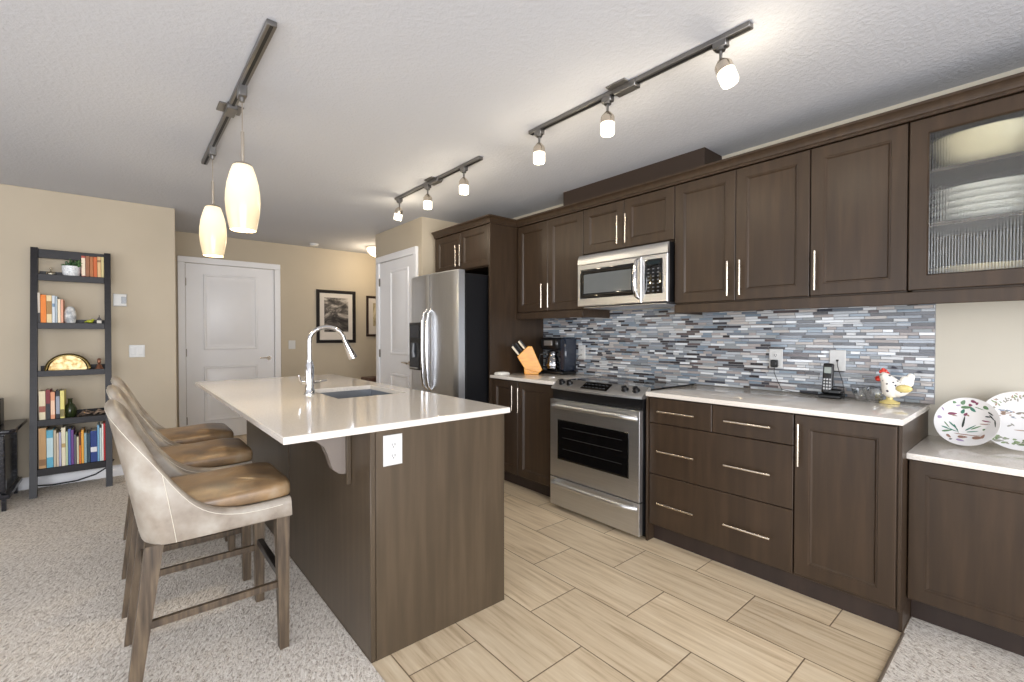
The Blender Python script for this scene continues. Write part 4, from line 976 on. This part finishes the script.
# plant
pp = empty('potted_plant', (-.31, 5.33, ZS[0]), 'small green succulent in a white patterned pot, top shelf', 'plant')
M_pot = noisy('patterned_pot', [(.42, srgb(196, 200, 204)), (.5, srgb(236, 238, 238)), (.6, srgb(206, 210, 214))], nscale=60, rough=.3)
MB().lathe([(.04, 0), (.05, .01), (.058, .05), (.060, .092), (.055, .092), (.05, .075), (0, .075)], (-.314, 5.325, ZS[0]), 28).build('pot', M_pot, pp)
M_leaf = noisy('green_leaf', ramp2(srgb(44, 74, 40), srgb(86, 120, 66)), nscale=12, rough=.4)
m = MB(); rnd = random.Random(5)
for i in range(46):
    a = rnd.random() * 6.28; el = rnd.uniform(.15, 1.35); L = rnd.uniform(.05, .085)
    if math.cos(a) < -.2: L *= .7
    b0 = Vector((-.314 + .02 * math.cos(a), 5.325 + .02 * math.sin(a), ZS[0] + .08)); dd = Vector((math.cos(a) * math.cos(el), .6 * math.sin(a) * math.cos(el), math.sin(el)))
    m.tube([b0, b0 + dd * L * .5, b0 + dd * L * .85 + Vector((0, 0, .004)), b0 + dd * L], [.004, .009, .007, .001], 6)
m.build('leaves', M_leaf, pp)
M_brass = noisy('hammered_gold', ramp2(srgb(128, 104, 62), srgb(186, 168, 128)), nscale=30, rough=.38, metal=1, bump=.6, bscale=45, bdist=.004)
m = MB(); m.ball((-.437, 5.34, ZS[0] + .02), .026, 16, (1.2, 1, .8)); m.tube([(-.437, 5.34, ZS[0] + .035), (-.437, 5.34, ZS[0] + .06)], [.006, .004], 8); m.ball((-.437, 5.34, ZS[0] + .063), .009, 10)
tag(m.build('silver_ornament', plain('aged_silver', srgb(176, 168, 150), .25, .9)), 'little round silver ornament left of the succulent, top shelf', 'ornament')
m = MB(); m.lathe([(.022, 0), (.034, .02), (.038, .07), (.036, .1), (.028, .135), (.014, .148), (0, .148)], (-.322, 5.28, ZS[1]), 24, sy=.8)
tag(m.build('marbled_vase', noisy('marbled_stone', ramp2(srgb(150, 154, 158), srgb(226, 226, 224), .4, .6), nscale=28, rough=.3)), 'grey and white marbled oval vase on the second shelf', 'vase')
bd2 = empty('bird_figurine', (-.2, 5.27, ZS[1]), 'tiny green bird figurine on the second shelf', 'figurine')
m = MB(); m.ball((-.200, 5.27, ZS[1] + .028), .015, 14, (1.4, .9, .9)); m.ball((-.184, 5.27, ZS[1] + .040), .009, 12); m.tube([(-.215, 5.27, ZS[1] + .028), (-.236, 5.27, ZS[1] + .02)], [.008, .003], 8); m.tube([(-.176, 5.27, ZS[1] + .040), (-.168, 5.27, ZS[1] + .039)], [.003, .0005], 6)
m.build('body', plain('green_glaze', srgb(172, 178, 46), .3), bd2, angle=80)
MB().box(-.222, -.180, 5.255, 5.285, ZS[1], ZS[1] + .014, .003).build('perch', plain('dark_perch', srgb(40, 34, 30), .5), bd2)
hs2 = empty('house_lantern', (-.142, 5.27, ZS[1]), 'tiny white house ornament with dark pitched roof, second shelf', 'ornament')
MB().box(-.158, -.128, 5.258, 5.288, ZS[1], ZS[1] + .04, .002).build('walls', plain('white_house', srgb(222, 216, 204), .5), hs2)
MB().prism([(-.165, .036), (-.121, .036), (-.143, .068)], lambda a, b_, d: (a, d, ZS[1] + b_), 5.254, 5.292).tube([(-.143, 5.273, ZS[1] + .06), (-.143, 5.273, ZS[1] + .08)], .003, 6).build('roof', plain('dark_roof', srgb(46, 34, 34), .5), hs2)
# hammered half-shell bowl
sb = empty('shell_bowl', (-.33, 5.26, ZS[2]), 'gold hammered metal shell sculpture on the middle shelf', 'sculpture')
m = MB(); K = 20; rings = []
for j in range(9):
    t = j / 8; yv = 5.215 + .11 * t; rr = .115 * math.sqrt(max(.0, 1 - (.25 + .72 * t) ** 2.2)) + .002
    rings.append([(-.335 + rr * math.cos(math.pi * k / K), yv, ZS[2] + .004 + rr * 1.06 * math.sin(math.pi * k / K)) for k in range(K + 1)])
m.rings(rings, closed=True); m.build('inner_shell', M_brass, sb, angle=70)
m = MB(); m.tube([(-.335 + .128 * math.cos(math.pi * k / 24), 5.225 + .03 * math.sin(math.pi * k / 24), ZS[2] + .010 + .118 * math.sin(math.pi * k / 24)) for k in range(25)], [.012 + .004 * math.sin(math.pi * k / 24) for k in range(25)], 10)
m.build('outer_rim', plain('dark_gold', srgb(120, 104, 66), .2, 1), sb, angle=70)
m = MB(); m.lathe([(.03, 0), (.03, .008), (.022, .02), (.016, .04), (.008, .05), (.012, .06), (.014, .07), (.006, .09), (0, .1)], (-.146, 5.25, ZS[2]), 18)
m.tube([(-.146 + .012 * math.cos(k * .63), 5.25, ZS[2] + .085 + .012 * math.sin(k * .63)) for k in range(11)], .003, 6)
tag(m.build('copper_figurine', plain('aged_copper', srgb(140, 96, 74), .35, .7)), 'small copper figurine at the right of the middle shelf', 'figurine')
m = MB(); m.lathe([(.026, 0), (.04, .03), (.042, .07), (.028, .105), (.014, .12), (.013, .15), (.018, .158), (.012, .158)], (-.325, 5.22, ZS[3]), 20)
tag(m.build('green_vase', plain('dark_green_glaze', srgb(42, 52, 28), .15)), 'dark green bottle vase beside the books on the fourth shelf', 'vase')
m = MB(); rnd = random.Random(3)
for i in range(14):
    a = rnd.uniform(-.075, .075); y = 5.2 + rnd.uniform(-.03, .05); z = ZS[3] + .012 + rnd.random() * .02
    m.tube([(-.18 + a - .035, y, ZS[3] + .010), (-.18 + a, y + rnd.uniform(-.02, .02), z + .012), (-.18 + a + .04, y + rnd.uniform(-.02, .02), z)], [.003, .009, .003], 7)
tag(m.build('driftwood', noisy('driftwood_bark', ramp2(srgb(52, 40, 34), srgb(150, 128, 108)), nscale=30, rough=.7)), 'dark twisted driftwood piece on the fourth shelf', 'ornament')
tag(MB().tube([(-.57, 5.375, .03), (-.52, 5.372, .022), (-.45, 5.35, .018), (-.30, 5.36, .02), (-.18, 5.37, .05), (-.1, 5.372, .10), (-.06, 5.372, .16)], .006, 7).build('extension_lead', M_black), 'black power cord along the baseboard behind the bookcase', 'cord')

# ------------------------------------------------------------------ console at the left edge
co = empty('media_console', (-1.15, 5.05, .004), 'black wood media console cut off by the left edge', 'console')
m = MB()
m.prism([(-1.7, 4.79), (-.612, 4.79), (-.585, 4.82), (-.585, 5.36), (-1.7, 5.36)], lambda a, b_, d: (a, b_, d), .555, .585, .004); m.build('top', M_console, co)
m = MB(); m.box(-1.68, -.635, 4.82, 5.34, .10, .135, .002).box(-.66, -.638, 4.82, 4.86, .004, .555).box(-1.68, -.66, 5.32, 5.34, .1, .555).box(-1.68, -1.66, 4.82, 5.34, .004, .555)
m.box(-.66, -.638, 5.30, 5.34, .004, .555).box(-.70, -.66, 4.86, 5.3, .10, .555); m.build('console_frame', M_console, co)
MB().box(-1.66, -.64, 4.80, 4.819, .145, .545, .004).build('door', M_console, co)
MB().box(-1.68, -.615, 4.79, 5.34, .095, .125, .003).build('bottom_shelf', M_console, co)
tag(MB().box(-.86, -.69, 5.05, 5.2, .5855, .78, .006).build('speaker', plain('speaker_black', srgb(18, 18, 24), .35)), 'dark box speaker standing on the black console', 'speaker')

# ------------------------------------------------------------------ hall
def picture(x0, x1, z0, z1, fw, mat_, label, framecol):
    r = empty('framed_picture', ((x0 + x1) / 2, 6.55, z0), label, 'picture', 'pictures on the hall wall')
    fn = faceYn(6.57); m = MB()
    rg2 = lambda ins, d: [fn(x0 + ins, z0 + ins, d), fn(x1 - ins, z0 + ins, d), fn(x1 - ins, z1 - ins, d), fn(x0 + ins, z1 - ins, d)]
    m.rings([rg2(0, 0), rg2(0, .022), rg2(.004, .026), rg2(fw - .006, .024), rg2(fw, .014), rg2(fw, 0)], loop=True); m.build('frame', framecol, r)
    MB().box(x0 + fw, x1 - fw, 6.559, 6.569, z0 + fw, z1 - fw).build('mat_board', M_mat_p, r)
    a = .105
    MB().box(x0 + a, x1 - a, 6.5575, 6.5595, z0 + a + .05, z1 - a + .0).build('print', mat_, r)
M_frame = plain('black_frame', srgb(20, 18, 22), .3)
picture(2.045, 2.592, 1.145, 1.885, .045, mat_bw('landscape_print', [(.38, srgb(30, 26, 24)), (.48, srgb(88, 82, 76)), (.56, srgb(160, 152, 142)), (.68, srgb(208, 200, 188))], (1.2, 1, 2.6), 2.3), 'black-framed black and white landscape print on the hall wall', M_frame)
picture(2.755, 3.30, 1.235, 1.835, .035, mat_bw('sepia_print', [(.4, srgb(98, 88, 66)), (.5, srgb(150, 138, 104)), (.62, srgb(206, 192, 160))], (3, 1, .8), 6.1), 'brown-framed sepia print half hidden by the pantry corner', plain('brown_frame', srgb(44, 28, 24), .35))
hb = empty('hall_bench', (2.95, 6.25, 0), 'small brown leather bench in the hall beyond the island', 'bench')
MB().box(2.6, 3.4, 6.08, 6.42, .56, .66, .03, seg=3).build('seat', plain('brown_bench_leather', srgb(78, 52, 44), .35), hb)
for x in (2.64, 3.36):
    for y in (6.12, 6.38): MB().tube([(x, y, 0), (x, y, .565)], [.014, .02], 8).build('leg', M_legdark, hb)
# hall dome lamp
dl = empty('dome_ceiling_light', (2.68, 6.0, CZ), 'warm glass dome ceiling light in the hall', 'ceiling light')
MB().lathe([(.0, 0), (.15, 0), (.15, -.012), (.13, -.02), (0, -.02)], (2.68, 6.0, CZ - .0005), 28).build('fitting', M_nickel, dl)
MB().lathe([(.0, -.13), (.04, -.127), (.09, -.105), (.125, -.07), (.14, -.035), (.14, -.0205), (0, -.0205)], (2.68, 6.0, CZ), 32).build('glass_dome', M_dome, dl, angle=70)
def point(name, loc, power, col, rad=.05, parent=None):
    l = D.lights.new(name, 'POINT'); l.energy = power; l.color = col; l.shadow_soft_size = rad
    o = D.objects.new(name, l); COL.objects.link(o); o.location = loc; return o
point('hall_bulb', (2.68, 6.0, CZ - .24), 9, (1, .82, .58), .1)
tag(MB().lathe([(0, 0), (.055, 0), (.055, -.02), (.045, -.032), (0, -.034)], (1.94, 6.3, CZ - .0005), 24).build('smoke_detector', M_plate), 'small white round smoke detector on the hall ceiling', 'smoke detector')

# ------------------------------------------------------------------ track lights
def track(x, y0, y1, yc, label, name='track_rail', group='ceiling track rails'):
    r = empty(name, (x, (y0 + y1) / 2, CZ - .03), label, 'track light rail', group)
    MB().box(x - .018, x + .018, y0, y1, CZ - .022, CZ - .001, .002).build('rail', M_track, r)
    MB().box(x - .006, x + .006, y0 + .005, y1 - .005, CZ - .0235, CZ - .0215).build('slot', M_trackdark, r)
    m = MB(); m.box(x - .055, x + .055, yc - .055, yc + .055, CZ - .008, CZ - .0005, .002).box(x - .024, x + .024, yc - .09, yc + .03, CZ - .038, CZ - .006, .003)
    m.build('power_feed', M_track, r)
    return r
TKX = 1.843
track(TKX, .757, 2.00, 1.355, 'long brushed metal ceiling track over the range side, nearest the camera')
track(TKX, 2.49, 3.73, 3.10, 'shorter-looking brushed metal ceiling track by the refrigerator')
# spot head (local: hangs from z = 0 at the rail underside)
def make_head():
    r = empty('track_spotlight', (0, 0, 0), None, 'spotlight', 'track spotlights')
    m = MB(); m.box(-.017, .017, -.028, .028, -.026, .004, .003).lathe([(.0, 0), (.018, 0), (.018, -.008), (.006, -.010), (.006, -.05), (0, -.05)], (0, 0, -.026), 16)
    m.build('mount', M_track, r, local=True)
    hd = empty('lamp_head', (0, 0, -.068)); hd.parent = r
    # the head is a mesh part with its glass as a sub-part
    D.objects.remove(hd)
    h = MB().lathe([(.0, 0), (.010, 0), (.014, -.004), (.030, -.022), (.034, -.03), (.034, -.058), (.030, -.058), (.0, -.05)], (0, 0, 0), 24).build('lamp_cap', M_nickel, r, local=True)
    h.location = (0, 0, -.068)
    MB().lathe([(.029, -.054), (.0345, -.060), (.0345, -.076), (.0330, -.079), (.0345, -.082), (.0345, -.106), (.031, -.114), (.0, -.116)], (0, 0, 0), 28).build('glass_shade', M_spotglass, h, local=True)
    return r
hd0 = make_head()
HEADS = [(TKX, 1.927, 0, 0, 'upright track spotlight at the far end of the near rail'), (TKX, 1.438, 0, 0, 'track spotlight beside the power feed of the near rail'), (TKX, .875, .05, -.42, 'tilted track spotlight nearest the camera, upper right'),
         (TKX, 3.67, -.05, .35, 'tilted track spotlight at the far end, near the pantry'), (TKX, 3.19, 0, .0, 'middle spotlight of the far rail by the refrigerator'), (TKX, 2.69, 0, 0, 'spotlight at the near end of the far rail')]
for i, (x, y, ry, rx_, lb) in enumerate(HEADS):
    o = hd0 if i == 0 else copy_tree(hd0)
    o.location = (x, y, CZ - .0225); o['label'] = lb
    for ch in o.children:
        if ch.name.startswith('lamp_cap'): ch.rotation_euler = (rx_ * .8, -ry, 0)
    point('spot_bulb', (x + (.05 if ry else 0), y - (.05 if rx_ < 0 else -.03 if rx_ > 0 else 0), CZ - .24), 2.6, (1, .86, .64), .04)
# pendants
pr = track(.446, 1.93, 3.80, 2.82, 'ceiling track rail above the island carrying two pendants', 'pendant_rail')
def make_pendant():
    r = empty('pendant_light', (0, 0, 0), None, 'pendant light', 'glass pendants over the island')
    MB().box(-.017, .017, -.03, .03, -.05, .004, .003).lathe([(0, 0), (.012, 0), (.010, -.02), (0, -.02)], (0, 0, -.05), 14).build('mount', M_track, r, local=True)
    MB().tube([(0, 0, -.06), (0, 0, -.21)], .0028, 8).tube([(0, 0, -.21), (0, 0, -.355)], .0075, 12).build('suspension_rod', M_nickel, r, local=True)
    MB().lathe([(0, .012), (.012, .01), (.036, .0), (.040, -.008), (.038, -.012), (0, -.012)], (0, 0, -.362), 24).build('cap', M_nickel, r, local=True)
    pf = [(.036, -.355), (.048, -.362), (.062, -.40), (.075, -.45), (.082, -.50), (.084, -.545), (.080, -.60), (.070, -.655), (.062, -.688), (.059, -.688), (.067, -.65), (.077, -.60), (.081, -.545), (.079, -.5), (.072, -.45), (.058, -.40), (.04, -.366)]
    pf = [(r_ * .88, -.366 + (z + .355) * .93) for r_, z in pf]
    MB().lathe(pf, (0, 0, 0), 40).build('glass_shade', M_pend, r, local=True, angle=70)
    return r
pd = make_pendant()
for i, (y, lb) in enumerate(((2.50, 'nearer and larger-looking cream glass pendant over the island'), (3.43, 'farther cream glass pendant, closer to the entry door'))):
    o = pd if i == 0 else copy_tree(pd)
    o.location = (.446, y, CZ - .0225); o['label'] = lb
    point('pendant_bulb', (.446, y, CZ - .55), 7, (1, .8, .5), .03)
    point('pendant_bulb', (.446, y, CZ - .76), 5, (1, .8, .5), .04)
